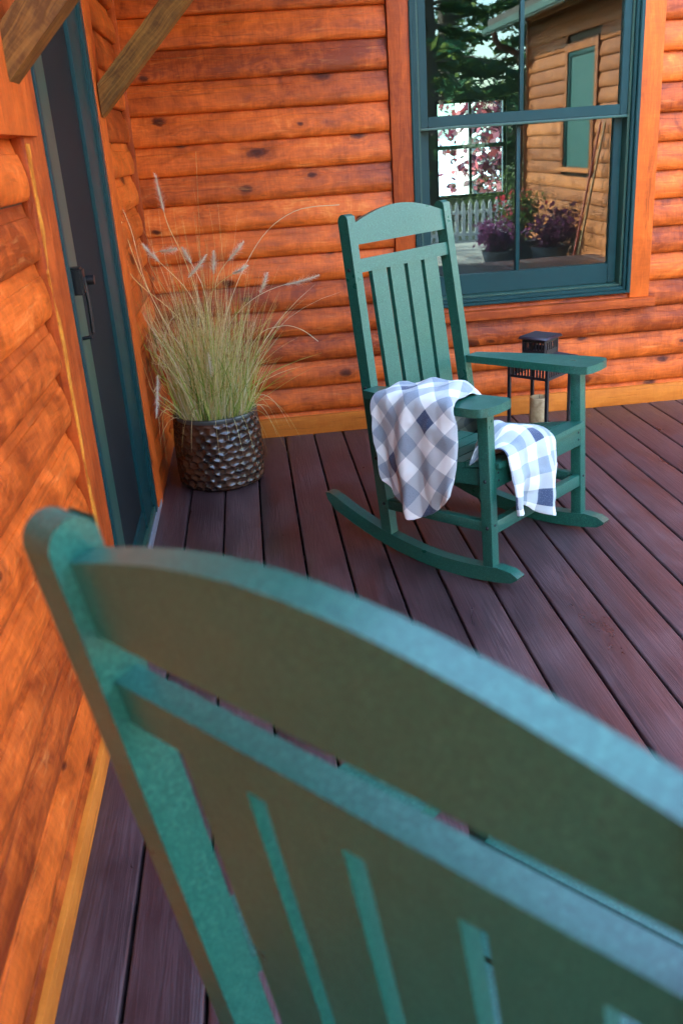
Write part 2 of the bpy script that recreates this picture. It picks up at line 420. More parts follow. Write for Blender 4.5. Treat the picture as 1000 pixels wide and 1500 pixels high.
# ------------------------------------------------------------------ log siding
def siding_mesh(L, h, mat):
    key = ('sid', round(L, 4), round(h, 4), mat.name)
    if key in _cache: return _cache[key]
    # (distance out of the wall, height) of one log-siding board
    prof = [(0, 0), (.0090, .000), (.0140, .0008), (.0182, .0045), (.0214, .012), (.0236, .023), (.0243, .035), (.0235, .048), (.0214, .061), (.0184, .074), (.0148, .086), (.0118, .0945), (.0084, .0958), (.0058, .105), (.0032, .115), (.0006, .1265), (0, .1265)]
    s = h/.1265
    vs, fs = [], []; n = len(prof); nx = max(2, int(L/.06))
    for i in range(nx+1):
        x = -L/2+L*i/nx
        for d, z in prof:
            wob = .0016*mnoise.noise(Vector((x*5, z*9, L*7)))*min(1, d/.01)
            vs.append((x, -(d+wob), z*s))
    for i in range(nx):
        for j in range(n-1): fs.append((i*n+j, (i+1)*n+j, (i+1)*n+j+1, i*n+j+1))
    fs += [tuple(range(n)), tuple(range(nx*n, nx*n+n))[::-1]]
    bm = bmesh.new(); bv = [bm.verts.new(v) for v in vs]
    for f in fs: bm.faces.new([bv[i] for i in f])
    me = bm_mesh(bm, 35); me.materials.append(mat); _cache[key] = me; return me
def course_back(parent, x0, x1, z, h, y, mat):
    return link('siding_board', siding_mesh(x1-x0, h, mat), None, parent, ((x0+x1)/2, y+random.uniform(-.001, .001), z), (random.uniform(-.012, .012), 0, 0))
def course_left(parent, y0, y1, z, h, x, mat):
    return link('siding_board', siding_mesh(y1-y0, h, mat), None, parent, (x+random.uniform(-.001, .001), (y0+y1)/2, z), (random.uniform(-.012, .012), 0, R(90)))

# back wall ---------------------------------------------------------
SB = YB+.033                                   # plane the boards lie on
XL = -.487                                     # same for the left wall
WX0, WX1 = .781, 1.832                         # green window frame
TX0, TX1 = .686, 1.930                         # wooden casing
WZ0, WZ1 = .571, 2.24
wall_b = empty('log_wall', (0, YB+.1, 0)); tag(wall_b, 'orange-stained log siding wall holding the green double-hung window', 'wall')
def pb(o): o.parent = wall_b; o.matrix_parent_inverse = Matrix.Translation((0, -(YB+.1), 0)); return o
bm = bmesh.new()
for (x0, x1, z0, z1) in ((-.7, WX0+.01, -.3, 3.1), (WX1-.01, 4.1, -.3, 3.1), (WX0+.01, WX1-.01, -.3, WZ0-.01), (WX0+.01, WX1-.01, WZ1+.01, 3.1)):
    bm_box(bm, ((x0+x1)/2, SB+.07, (z0+z1)/2), (x1-x0, .138, z1-z0))
pb(link('sheathing', bm_mesh(bm, None), M['inside_wall']))
z = .113-.1262; k = 0
H_B = .1262
while z < 2.95:
    top = z+H_B
    if top <= .53 or z >= WZ1+.09:
        pb(course_back(None, -.478, 3.99, z, H_B, SB, M['stain']))
    else:
        pb(course_back(None, -.478, TX0-.004, z, H_B, SB, M['stain']))
        pb(course_back(None, TX1+.003, 3.99, z, H_B, SB, M['stain']))
        if z < .5 < top: pb(course_back(None, TX0-.003, TX1+.002, z-.004, H_B*.8, SB+.0015, M['stain']))
    z += H_B
pb(boxo('baseboard', (-.47, YB, .0), (3.99, SB+.002, .092), M['base_wood'], bevel=.002))
pb(boxo('corner_strip', (XL+.002, SB-.026, .02), (XL+.034, SB-.0005, 2.9), M['stain_trim'], bevel=.003))
CY = YB-.004                                   # casing front
pb(boxo('window_casing', (TX0, CY, .546), (WX0-.001, SB+.01, 2.36), M['stain_trim'], bevel=.003))
pb(boxo('window_casing', (WX1+.001, CY, .546), (TX1, SB+.01, 2.36), M['stain_trim'], bevel=.003))
pb(boxo('window_casing', (WX0, CY, WZ1+.001), (WX1, SB+.01, 2.36), M['stain_trim'], bevel=.003))
pb(boxo('window_sill', (TX0-.02, YB-.034, .502), (TX1+.022, SB+.01, .545), M['stain_trim'], bevel=.003))
# double-hung window
def ring(name, x0, x1, z0, z1, y0, y1, w, mat, parent, wb=None, wt=None, bevel=.003):
    """rectangular frame of four mitreless bars joined in one mesh"""
    wb = w if wb is None else wb; wt = w if wt is None else wt
    b_ = bmesh.new(); yc, yd = (y0+y1)/2, y1-y0
    bm_box(b_, ((x0+w/2), yc, (z0+z1)/2), (w, yd, z1-z0)); bm_box(b_, ((x1-w/2), yc, (z0+z1)/2), (w, yd, z1-z0))
    bm_box(b_, ((x0+x1)/2, yc, z0+wb/2), (x1-x0-2*w-.0006, yd-.0006, wb)); bm_box(b_, ((x0+x1)/2, yc, z1-wt/2), (x1-x0-2*w-.0006, yd-.0006, wt))
    bmesh.ops.bevel(b_, geom=b_.edges[:], offset=bevel, segments=2, affect='EDGES', clamp_overlap=True)
    o = link(name, bm_mesh(b_, 40), mat, parent); return o
win = pb(ring('window', WX0, WX1, WZ0, WZ1, YB-.012, YB+.15, .018, M['frame_green'], None, .014))
def pw(o): o.parent = win; return o
pw(ring('brickmould', WX0+.0185, WX1-.0185, WZ0+.0145, WZ1-.0185, YB+.004, YB+.14, .014, M['frame_green'], None, .018))
pw(ring('inner_stop', WX0+.033, WX1-.033, WZ0+.033, WZ1-.033, YB+.022, YB+.13, .010, M['frame_green2'], None, .010))
ux0, ux1 = WX0+.0435, WX1-.0435
UZ = 1.378
us = pw(ring('sash', ux0, ux1, UZ, WZ1-.04, YB+.030, YB+.066, .036, M['frame_green'], None, .045, .04))
ls = pw(ring('sash', ux0+.004, ux1-.004, WZ0+.044, 1.424, YB+.072, YB+.108, .040, M['frame_green'], None, .094, .035))
def bar(lo, hi, mat): return boxo('muntin', lo, hi, mat, None, .002)
MX = 1.292
pw(bar((MX-.009, YB+.0335, UZ+.046), (MX+.009, YB+.0445, WZ1-.081), M['frame_green']))
pw(bar((MX-.009, YB+.0755, WZ0+.139), (MX+.009, YB+.0865, 1.388), M['frame_green']))
pw(link('pane', mesh_from([(ux0+.03, YB+.048, UZ+.04), (ux1-.03, YB+.048, UZ+.04), (ux1-.03, YB+.048, WZ1-.07), (ux0+.03, YB+.048, WZ1-.07)], [(0, 1, 2, 3)]), M['glass']))
pw(link('pane', mesh_from([(ux0+.03, YB+.090, WZ0+.12), (ux1-.03, YB+.090, WZ0+.12), (ux1-.03, YB+.090, 1.40), (ux0+.03, YB+.090, 1.40)], [(0, 1, 2, 3)]), M['glass']))
pw(boxo('sash_lip', (ux0, YB+.0225, UZ-.012), (ux1, YB+.05, UZ-.0005), M['frame_green2'], None, .002))

# room seen through the glass --------------------------------------
FY = 9.5
fx0, fx1, fz0, fz1 = 1.945, 2.66, .735, 1.645
room = empty('interior_room', (1.8, 7, 0)); tag(room, kind='structure')
def pr(o): o.parent = room; o.matrix_parent_inverse = Matrix.Translation((-1.8, -7, 0)); return o
pr(boxo('floor', (-1, SB+.15, -.2), (5.2, FY+.2, -.02), M['dark_wood'], None, 0))
pr(boxo('ceiling', (-1, SB+.15, 2.7), (5.2, FY+.2, 2.8), M['inside_wall'], None, 0))
pr(boxo('side_wall', (-1.1, SB+.15, -.2), (-1.0, FY+.2, 2.8), M['inside_wall'], None, 0))
pr(boxo('side_wall', (5.2, SB+.15, -.2), (5.3, FY+.2, 2.8), M['inside_wall'], None, 0))
bm = bmesh.new()
for (x0, x1, z0, z1) in ((-1, fx0, -.02, 2.7), (fx1, 5.2, -.02, 2.7), (fx0, fx1, -.02, fz0), (fx0, fx1, fz1, 2.7)):
    bm_box(bm, ((x0+x1)/2, FY+.08, (z0+z1)/2), (x1-x0, .15, z1-z0))
pr(link('far_wall', bm_mesh(bm, None), M['inside_wall']))
fw = ring('window_frame', fx0, fx1, fz0, fz1, FY+.03, FY+.08, .03, M['dark_wood'], None); pr(fw)
pr(boxo('muntin', ((fx0+fx1)/2-.014, FY+.045, fz0+.031), ((fx0+fx1)/2+.014, FY+.07, fz1-.031), M['dark_wood'], None, .002))
pr(boxo('muntin', (fx0+.031, FY+.040, 1.195), (fx1-.031, FY+.076, 1.235), M['dark_wood'], None, .002))

# left wall ---------------------------------------------------------
wall_l = empty('log_wall', (XL, 2, 0)); tag(wall_l, 'orange-stained log siding wall holding the tall dark screen door', 'wall')
PL = Matrix.Translation((-XL, -2, 0))
def pl(o, par=None): o.parent = par or wall_l; o.matrix_parent_inverse = PL if par is None else Matrix(); return o
DY_0, DY_1 = 2.378, 3.44          # door frame
LT0, LT1 = 2.166, 3.60            # casing outer edges
YE = -2.5
bm = bmesh.new()
for (y0, y1, z0, z1) in ((YE, DY_0+.005, -.4, 2.7), (DY_1-.005, SB+.2, -.4, 2.7), (DY_0+.005, DY_1-.005, 2.1, 2.7), (DY_0+.005, DY_1-.005, -.4, -.02)):
    bm_box(bm, (XL-.075, (y0+y1)/2, (z0+z1)/2), (.149, y1-y0, z1-z0))
pl(link('sheathing', bm_mesh(bm, None), M['inside_wall']))
H_L = .129; z = .11-H_L
while z < 2.6:
    if z > 2.16: pl(course_left(None, YE, SB-.03, z, H_L, XL, M['stain']))
    else:
        pl(course_left(None, YE, LT0-.003, z, H_L, XL, M['stain'])); pl(course_left(None, LT1+.002, SB-.028, z, H_L, XL, M['stain']))
    z += H_L
CX = -.456
pl(boxo('baseboard', (XL+.001, YE, 0), (CX, LT0-.001, .062), M['base_wood'], bevel=.003))
pl(boxo('door_casing', (XL, LT0, .0), (CX-.001, DY_0-.001, 2.2), M['stain_trim'], bevel=.003))
te = []
for i in range(91):
    zz = .02+i*.0152; te.append((LT0+.034+.016*mnoise.noise(Vector((zz*9, 1, 2)))+.008*mnoise.noise(Vector((zz*31, 3, 2)))-.05*max(0, mnoise.noise(Vector((zz*5, 8, 1)))), zz))
outl = [(y, z_) for y, z_ in te]+[(LT0+.003, z_) for y, z_ in te[::-1]]
tme = mesh_from([(CX-.0008+.0018, y, z_) for y, z_ in outl]+[(CX-.004, y, z_) for y, z_ in outl], [(i, i+1, 180-i, 181-i) for i in range(90)]+[(i, (i+1) % 182, 182+(i+1) % 182, 182+i) for i in range(182)])
pl(link('torn_edge', tme, M['raw']))
pl(boxo('door_casing', (XL, DY_1+.001, .0), (CX-.004, LT1, 2.2), M['stain_trim'], bevel=.003))
pl(boxo('door_casing', (XL, DY_0-.001, 2.105), (CX-.002, DY_1+.001, 2.2), M['stain_trim'], bevel=.003))
pl(boxo('brace_pad', (XL+.01, 1.84, 1.403), (CX+.012, LT0+.10, 2.62), M['stain_trim'], bevel=.004))
# screen door
sx = XL+.008
door = pl(boxo('screen_door', (XL-.02, DY_0+.28, .13), (sx-.009, DY_1-.28, 2.055), M['screen'], bevel=0))
def pd(o): o.parent = door; o.matrix_parent_inverse = door.matrix_basis.inverted(); return o
pd(boxo('jamb', (XL-.05, DY_0, .0), (CX+.004, DY_0+.032, 2.104), M['frame_green'], bevel=.004))
pd(boxo('jamb', (XL-.05, DY_1-.055, .0), (CX-.008, DY_1, 2.104), M['frame_green'], bevel=.004))
pd(boxo('head_jamb', (XL-.05, DY_0+.033, 2.06), (CX-.003, DY_1-.056, 2.1), M['frame_green'], bevel=.004))
sx = XL+.008
pd(boxo('jamb_highlight', (XL-.04, DY_0+.0325, .04), (CX-.006, DY_0+.046, 2.06), M['frame_green2'], bevel=.003))  # lighter green strip, a highlight line on the jamb put in as colour
pd(boxo('stile', (XL-.03, DY_0+.047, .045), (sx, DY_0+.285, 2.055), M['frame_green2'], bevel=.003))
pd(boxo('stile', (XL-.03, DY_1-.285, .045), (sx+.003, DY_1-.056, 2.055), M['frame_green'], bevel=.003))
pd(boxo('bottom_rail', (XL-.03, DY_0+.286, .045), (sx-.001, DY_1-.286, .135), M['frame_green'], bevel=.004))
pd(boxo('rail_lip', (XL-.03, DY_0+.16, .035), (sx+.012, DY_1-.06, .062), M['frame_green2'], bevel=.003))
pd(boxo('threshold', (XL-.06, DY_0+.004, .006), (CX-.002, DY_1+.10, .034), M['alu'], bevel=.004))
# door pull
hz0, hz1, hy = .895, 1.085, DY_0+.105
hb = bmesh.new(); bm_box(hb, (sx+.022, hy, hz1-.03), (.044, .05, .07)); bmesh.ops.bevel(hb, geom=hb.edges[:], offset=.006, segments=2, affect='EDGES')
pull = pd(link('handle', bm_mesh(hb, 40), M['bolt']))
pa = [(sx+.036, hy+.01, hz1-.005), (sx+.041, hy+.012, hz1-.03), (sx+.043, hy+.013, hz1-.08), (sx+.043, hy+.013, hz1-.13), (sx+.042, hy+.012, hz0+.022), (sx+.036, hy+.01, hz0+.010), (sx+.0, hy+.008, hz0+.006)]
pd(link('handle_grip', tube_mesh(pa, .0052, 10), M['bolt']))
pd(link('latch_button', tube_mesh([(sx+.03, hy+.045, hz1-.035), (sx+.062, hy+.045, hz1-.035)], .013, 16), M['bolt']))

# timber knee braces of the canopy over the door -------------------
def knee(y0, y1, zlow, label, w=.074):
    L = 1.25
    out = [(0, 0), (L, 0), (L, w), (w, w)]           # mitred at the wall
    me = prism_mesh(out, y1-y0, None, .004)
    o = link('knee_brace', me, M['brace_wood'])
    # local x along the brace (45 deg up and out), local y up the brace's width, local z = -world y
    o.matrix_world = Matrix.Translation((CX+.0, (y0+y1)/2, zlow)) @ Matrix(((math.cos(R(44.5)), -math.sin(R(44.5)), 0, 0), (0, 0, -1, 0), (math.sin(R(44.5)), math.cos(R(44.5)), 0, 0), (0, 0, 0, 1)))
    tag(o, label, 'brace'); return o
knee(3.47, 3.56, 1.479, 'brown timber brace rising from the log wall between the door and the corner')
knee(2.07, 2.16, 1.492, 'brown timber brace rising from the wooden pad on the handle side of the door')
can = empty('door_canopy', (0, 2.8, 2.5)); tag(can, 'brown board canopy on beams carried by the knee braces over the door', 'canopy')
def pc(o): o.parent = can; o.matrix_parent_inverse = Matrix.Translation((0, -2.8, -2.5)); return o
for y0 in (2.065, 3.465): pc(boxo('beam', (XL, y0, 2.36), (.80, y0+.10, 2.48), M['brace_wood']))
for i in range(9): pc(boxo('ceiling_board', (XL+.003+i*.145, 1.75, 2.485), (XL+.145+i*.145, SB-.03, 2.51), M['brace_wood']))

# unseen house roofs; the first two are shaped to keep sun off the deck -------------------------------
def slab(name, pts, mat, label=None, t=.12, cat='roof'):
    v = [Vector(p) for p in pts]; n = (v[1]-v[0]).cross(v[2]-v[0]).normalized()
    if n.z < 0: n = -n
    vs = v+[p+n*t for p in v]; m = len(v)
    fs = [tuple(range(m))[::-1], tuple(range(m, 2*m))]+[(i, (i+1) % m, m+(i+1) % m, m+i) for i in range(m)]
    o = link(name, mesh_from(vs, fs), mat)
    if label: tag(o, label, cat)
    return o
RS = .36
zr_ = 2.45+4.2*RS
slab('deck_shade_roof', [(-6, -2.7, 2.45), (-.12, -2.7, 2.45), (-.12, 1.5, zr_), (-6, 1.5, zr_)], M['shingle'], 'unseen brown roof slope above the screen door wall, shaped to shade the deck')
slab('deck_shade_roof', [(-6, 1.5, zr_), (-.12, 1.5, zr_), (-.12, 10.5, zr_-.05), (-6, 10.5, zr_-.05)], M['shingle'], 'unseen brown roof behind the ridge, kept nearly level to shade the window wall')
gb = bmesh.new()
a = [gb.verts.new(p) for p in ((XL-.01, YE, 2.69), (XL-.01, SB+.2, 2.69), (XL-.01, SB+.2, zr_-.03), (XL-.01, 1.5, zr_), )]
gb.faces.new(a); r_ = bmesh.ops.extrude_face_region(gb, geom=gb.faces[:])
bmesh.ops.translate(gb, vec=(-.1, 0, 0), verts=[e for e in r_['geom'] if isinstance(e, bmesh.types.BMVert)])
pl(link('gable', bm_mesh(gb, None), M['stain']))
slab('main_roof', [(-.1, YB-.25, 3.12), (6.2, YB-.25, 3.12), (6.2, 10.3, 3.7), (-.1, 10.3, 3.7)], M['shingle'], 'brown shingled roof above the green window wall')

# ------------------------------------------------------------------ rocking chairs
XB, ZB, XT, ZT = -.4251, .0871, -.5246, 1.1346
ES = Vector((XT-XB, 0, ZT-ZB)); LS = ES.length; ES.normalize(); EN = Vector((ES.z, 0, -ES.x)); B0 = Vector((XB, 0, ZB))
BW, CW = .0352, .043
YOB, YOT = .287, .265
# matrix taking (x, y, z) = (across, up the back, forward) to chair space
MBACK = Matrix(((0, ES.x, EN.x, B0.x), (1, 0, 0, 0), (0, ES.z, EN.z, B0.z), (0, 0, 0, 1)))
MSIDE = Matrix(((1, 0, 0, 0), (0, 0, -1, 0), (0, 1, 0, 0), (0, 0, 0, 1)))        # (x, z) outlines, thickness along y
def rk_bottom(x): return .0075+(x+.13)**2/2.3
def make_chair(loc, yaw, tilt, label, blanket=False):
    low = min(math.sin(tilt)*x+math.cos(tilt)*rk_bottom(x) for x in np.linspace(-.7, .1, 200))
    root = empty('rocking_chair', (loc[0], loc[1], -low), (0, -tilt, yaw)); tag(root, label, 'chair', 'green rocking chairs on the deck')
    mat = M['chair']
    def part(name, me): return link(name, me, mat, root)
    key = ('chair',)
    if key not in _cache:
        d = {}
        h = .050
        xs = list(np.linspace(-.675, .085, 26))
        bot = [(x, rk_bottom(x)) for x in xs]
        top = [(x, rk_bottom(x)+h*(1+.5*((x+.13)/1.15)**2)) for x in list(np.linspace(-.655, .035, 24))]
        out = bot+[(.108, rk_bottom(.1)+.012), (.112, rk_bottom(.1)+.020), (.085, rk_bottom(.07)+.040)]+top[::-1]+[(-.690, rk_bottom(-.69)+.052), (-.712, rk_bottom(-.71)+.040), (-.705, rk_bottom(-.70)+.020)]
        d['rocker'] = prism_mesh(out, .040, MSIDE, .004)
        d['front_leg'] = box_mesh((.040, BW, .525), .004)
        # back post: rounded head
        c = CW; post = [(-c/2, 0), (c/2, 0), (c/2, 1.066)]
        rr = c*.5
        for a_ in range(15, 181, 15): post.append((rr*math.cos(R(a_)), 1.052+rr*1.05*math.sin(R(a_))))
        MP = MBACK @ Matrix(((0, 0, 1, 0), (0, 1, 0, 0), (1, 0, 0, 0), (0, 0, 0, 1)))
        for sgn in (1, -1):
            def sh(v, s_=sgn): v.co.z += s_*((YOB-BW/2)+(YOT-YOB)*v.co.y/LS)
            d['post', sgn] = prism_mesh(post, BW, MP, .005, 3, shear=sh)
        # crest rail
        yi = .240
        arc = [(y, 1.040+.046*math.cos(math.pi/2*y/yi)**1.0) for y in np.linspace(yi, -yi, 25)]
        d['crest_rail'] = prism_mesh([(-yi, .976), (yi, .976)]+arc, .0225, MBACK @ Matrix.Translation((0, 0, .0025)), .0045, 3)
        def crossbar(s0, s1, hw, t, n, bev=.004): return prism_mesh([(-hw, s0), (hw, s0), (hw, s1), (-hw, s1)], t, MBACK @ Matrix.Translation((0, 0, n)), bev, 3)
        d['back_rail'] = crossbar(.888, .931, .240, .0235, .0025, .005)
        d['lower_back_rail'] = crossbar(.30, .35, .244, .0235, .0025)
        d['slat'] = crossbar(.345, .892, .0358, .0165, .001, .0035)
        # arm
        ar = [(-.452, .250), (-.30, .240), (-.12, .222), (.0, .214), (.045, .214), (.062, .222), (.070, .240), (.072, .30), (.066, .345), (.052, .366), (.028, .374), (-.03, .374), (-.20, .362), (-.35, .338), (-.452, .318)]
        d['arm'] = prism_mesh(ar, .026, Matrix.Translation((0, 0, .5935)), .006, 3)
        # seat
        pts = [(.036, .408), (-.03, .404), (-.10, .392), (-.17, .380), (-.24, .372), (-.31, .368), (-.38, .367), (-.445, .372)]
        for i in range(7):
            (xa, za), (xb, zb) = pts[i], pts[i+1]
            ang = math.atan2(za-zb, xa-xb); L = math.hypot(xa-xb, za-zb)
            hw = .252 if i else .2545
            d['seat', i] = prism_mesh([(-L/2+.004, -.018), (L/2-.003, -.018), (L/2-.003, 0), (-L/2+.004, 0)], hw*2, Matrix.Translation(((xa+xb)/2, 0, (za+zb)/2)) @ Matrix.Rotation(-ang, 4, 'Y') @ MSIDE, .004)
        d['apron'] = box_mesh((.022, .508, .068), .003)
        d['front_stretcher'] = box_mesh((.028, .508, .042), .004)
        d['side_stretcher'] = box_mesh((.40, .026, .036), .004)
        d['seat_rail'] = box_mesh((.43, .024, .055), .003)
        d['rear_stretcher'] = box_mesh((.026, .508, .042), .004)
        d['bolt'] = lathe_mesh([(0, .0035), (.0045, .0035), (.0062, .002), (.0066, 0)], 14)
        _cache[key] = d
    d = _cache[key]
    for s in (1, -1):
        o = part('rocker', d['rocker']); o.location = (0, s*(YOB-BW/2), 0)
        leg = part('front_leg', d['front_leg']); leg.location = (0, s*(YOB-BW/2), .319)
        post_o = part('back_post', d['post', s])
        o = part('arm', d['arm']); o.scale = (1, s, 1)
        o = part('side_stretcher', d['side_stretcher']); o.location = (-.222, s*(YOB-BW/2-.001), .197)
        o = part('seat_rail', d['seat_rail']); o.location = (-.235, s*(YOB-BW-.014), .335); o.rotation_euler = (0, R(-4), 0)
        for (x, z_) in ((-.428-.002, .20), (-.452, .36), (-.478, .60), (-.512, .985), (.003, .197), (.001, .352)):
            b = link('bolt', d['bolt'], M['bolt'], root, (x, s*(YOB+((YOT-YOB)*max(0, (z_-.09))/LS if x < -.3 else 0)+.0002), z_), (R(-90*s), 0, 0))
            hold = post_o if x < -.3 else leg
            b.parent = hold; b.matrix_parent_inverse = hold.matrix_basis.inverted()
    for s in (1, -1): link('bolt', d['bolt'], M['bolt'], root, (.0203, s*(YOB-.018), .205), (0, R(90), 0)).scale = (.7, .7, .7)
    part('crest_rail', d['crest_rail']); part('back_rail', d['back_rail']); part('lower_back_rail', d['lower_back_rail'])
    for y in (-.1365, -.0455, .0455, .1365): o = part('slat', d['slat']); o.location = (0, y, 0)
    for i in range(7): part('seat_slat', d['seat', i])
    o = part('apron', d['apron']); o.location = (.008, 0, .356)
    for (y, z_) in ((.240, .346), (.240, .371)):
        for s in (1, -1):
            b = link('bolt', d['bolt'], M['bolt'], o, (.0113, s*y, z_-.356), (0, R(90), 0)); b.scale = (.6, .6, .6)
    o = part('front_stretcher', d['front_stretcher']); o.location = (.002, 0, .191)
    o = part('rear_stretcher', d['rear_stretcher']); o.location = (-.435, 0, .23)
    return root
chair_far = make_chair((.8778, 2.7266), -.867, .042, 'dark green slat-back rocking chair with a plaid blanket over one arm')
chair_near = make_chair((.4656, .8481), .7385, .0806, 'empty dark green slat-back rocking chair without a blanket')

# ------------------------------------------------------------------ blanket
def blanket():
    rows = [
     [(-.300, -.386, .350), (-.258, -.398, .284), (-.190, -.404, .240), (-.110, -.400, .268), (-.040, -.390, .338)],
     [(-.318, -.388, .43), (-.265, -.402, .400), (-.185, -.412, .385), (-.098, -.404, .40), (-.016, -.390, .44)],
     [(-.334, -.386, .545), (-.265, -.398, .54), (-.185, -.402, .54), (-.100, -.400, .54), (-.010, -.388, .55)],
     [(-.338, -.378, .600), (-.265, -.384, .610), (-.185, -.384, .616), (-.104, -.384, .612), (-.026, -.382, .600)],
     [(-.334, -.320, .612), (-.262, -.315, .624), (-.185, -.305, .632), (-.112, -.305, .630), (-.055, -.325, .610)],
     [(-.326, -.235, .612), (-.258, -.228, .622), (-.182, -.214, .632), (-.115, -.210, .628), (-.062, -.232, .608)],
     [(-.310, -.190, .545), (-.245, -.184, .556), (-.170, -.168, .568), (-.105, -.166, .566), (-.050, -.182, .550)],
     [(-.285, -.168, .455), (-.220, -.150, .475), (-.150, -.125, .495), (-.090, -.140, .515), (-.052, -.222, .500)],
     [(-.215, -.055, .415), (-.160, -.060, .430), (-.110, -.085, .452), (-.080, -.170, .480), (-.070, -.268, .392)],
     [(-.100, .030, .418), (-.080, -.020, .440), (-.055, -.085, .462), (-.034, -.165, .476), (-.032, -.258, .405)],
     [(.030, .040, .424), (.040, -.025, .446), (.048, -.090, .452), (.045, -.160, .446), (.030, -.232, .430)],
     [(.058, .036, .345), (.068, -.030, .350), (.078, -.095, .352), (.070, -.165, .352), (.056, -.238, .350)],
     [(.060, .030, .265), (.070, -.036, .265), (.080, -.100, .275), (.068, -.170, .285), (.058, -.240, .295)],
     [(.052, .006, .205), (.066, -.048, .186), (.078, -.110, .205), (.066, -.176, .250), (.056, -.232, .238)],
    ]
    A = np.array(rows)                          # rows x cols x 3
    def cr(P, n):                               # Catmull-Rom along axis 0, n samples in all
        m = len(P); t = np.linspace(0, m-1, n); out = []
        for q in t:
            i = min(int(q), m-2); f = q-i
            p0, p1, p2, p3 = P[max(i-1, 0)], P[i], P[i+1], P[min(i+2, m-1)]
            out.append(.5*((2*p1)+(-p0+p2)*f+(2*p0-5*p1+4*p2-p3)*f*f+(-p0+3*p1-3*p2+p3)*f**3))
        return np.array(out)
    NU, NV = 150, 64
    G = cr(A, NU); G = np.transpose(cr(np.transpose(G, (1, 0, 2)), NV), (1, 0, 2))
    du = np.gradient(G, axis=0); dv = np.gradient(G, axis=1); N = np.cross(du, dv); N /= np.linalg.norm(N, axis=2, keepdims=True)+1e-9
    # outward side: away from the arm/seat, i.e. first row should face -y
    if N[10, NV//2, 1] > 0: N = -N
    uu = np.linspace(0, 1, NU)[:, None]; vv = np.linspace(0, 1, NV)[None, :]
    r0 = uu*13
    # soft lengthwise folds, stronger towards both hems
    ampA = np.clip((4.4-r0)/4.4, 0, 1); ampB = np.clip((r0-9.2)/3.8, 0, 1)
    wav = np.sin(2*np.pi*(2.3*vv+.12*np.sin(5*uu*3)+.15))+.55*np.sin(2*np.pi*(4.1*vv+.3+.5*uu))
    disp = .013*ampA*wav+.024*ampB*np.sin(2*np.pi*(1.7*vv+.30+.35*uu))+.009*ampB*np.sin(2*np.pi*(3.9*vv+.1-.4*uu))
    mid = np.clip(1-np.abs(r0-4.9)/1.8, 0, 1); disp += .005*mid*np.sin(2*np.pi*(2.6*vv+.05+.22*np.sin(r0*1.6)))
    seat = np.clip(1-np.abs(r0-8.8)/1.6, 0, 1); disp += .012*seat*np.sin(2*np.pi*(2.2*vv+.2*r0))
    for i in range(NU):
        for j in range(NV):
            p = G[i, j]; disp[i, j] += .007*mnoise.noise(Vector((p[0]*14, p[1]*14, p[2]*14)))+.004*mnoise.noise(Vector(p*30))+.0016*mnoise.noise(Vector(p*75))
    disp = np.clip(disp, -.011-.012*ampB, .042)
    Gd = G+N*(disp[..., None]+.012)
    lu = np.zeros((NU, NV)); lu[1:] = np.cumsum(np.linalg.norm(np.diff(Gd, axis=0), axis=2), axis=0); lu = lu.mean(1, keepdims=True)*np.ones((1, NV))
    lv = np.zeros((NU, NV)); lv[:, 1:] = np.cumsum(np.linalg.norm(np.diff(G, axis=1), axis=2), axis=1)
    lv = np.linspace(0, .36, NV)[None, :]*np.ones((NU, 1))
    th = np.radians(45)*(1-np.clip((r0-6)/3.5, 0, 1))+np.zeros((NU, NV))
    U = lu*np.cos(th)+lv*np.sin(th); V_ = -lu*np.sin(th)+lv*np.cos(th)
    vs = Gd.reshape(-1, 3); fs = [(i*NV+j, i*NV+j+1, (i+1)*NV+j+1, (i+1)*NV+j) for i in range(NU-1) for j in range(NV-1)]
    me = mesh_from(vs, fs, None, 'blanket'); me.polygons.foreach_set('use_smooth', [True]*len(me.polygons))
    uvl = me.uv_layers.new(name='UVMap'); ids = np.zeros(len(me.loops), dtype=np.int32); me.loops.foreach_get('vertex_index', ids)
    uvl.data.foreach_set('uv', np.stack([U.ravel()[ids], V_.ravel()[ids]], 1).ravel().astype(np.float32))
    o = link('blanket', me, M['plaid'])
    o.location = chair_far.location; o.rotation_euler = chair_far.rotation_euler
    so = o.modifiers.new('thick', 'SOLIDIFY'); so.thickness = .0035; so.offset = -1
    sb = o.modifiers.new('sub', 'SUBSURF'); sb.levels = 1; sb.render_levels = 1
    tag(o, 'blue and white plaid blanket draped over the arm and seat of the rocking chair', 'blanket')
    return o
blanket()

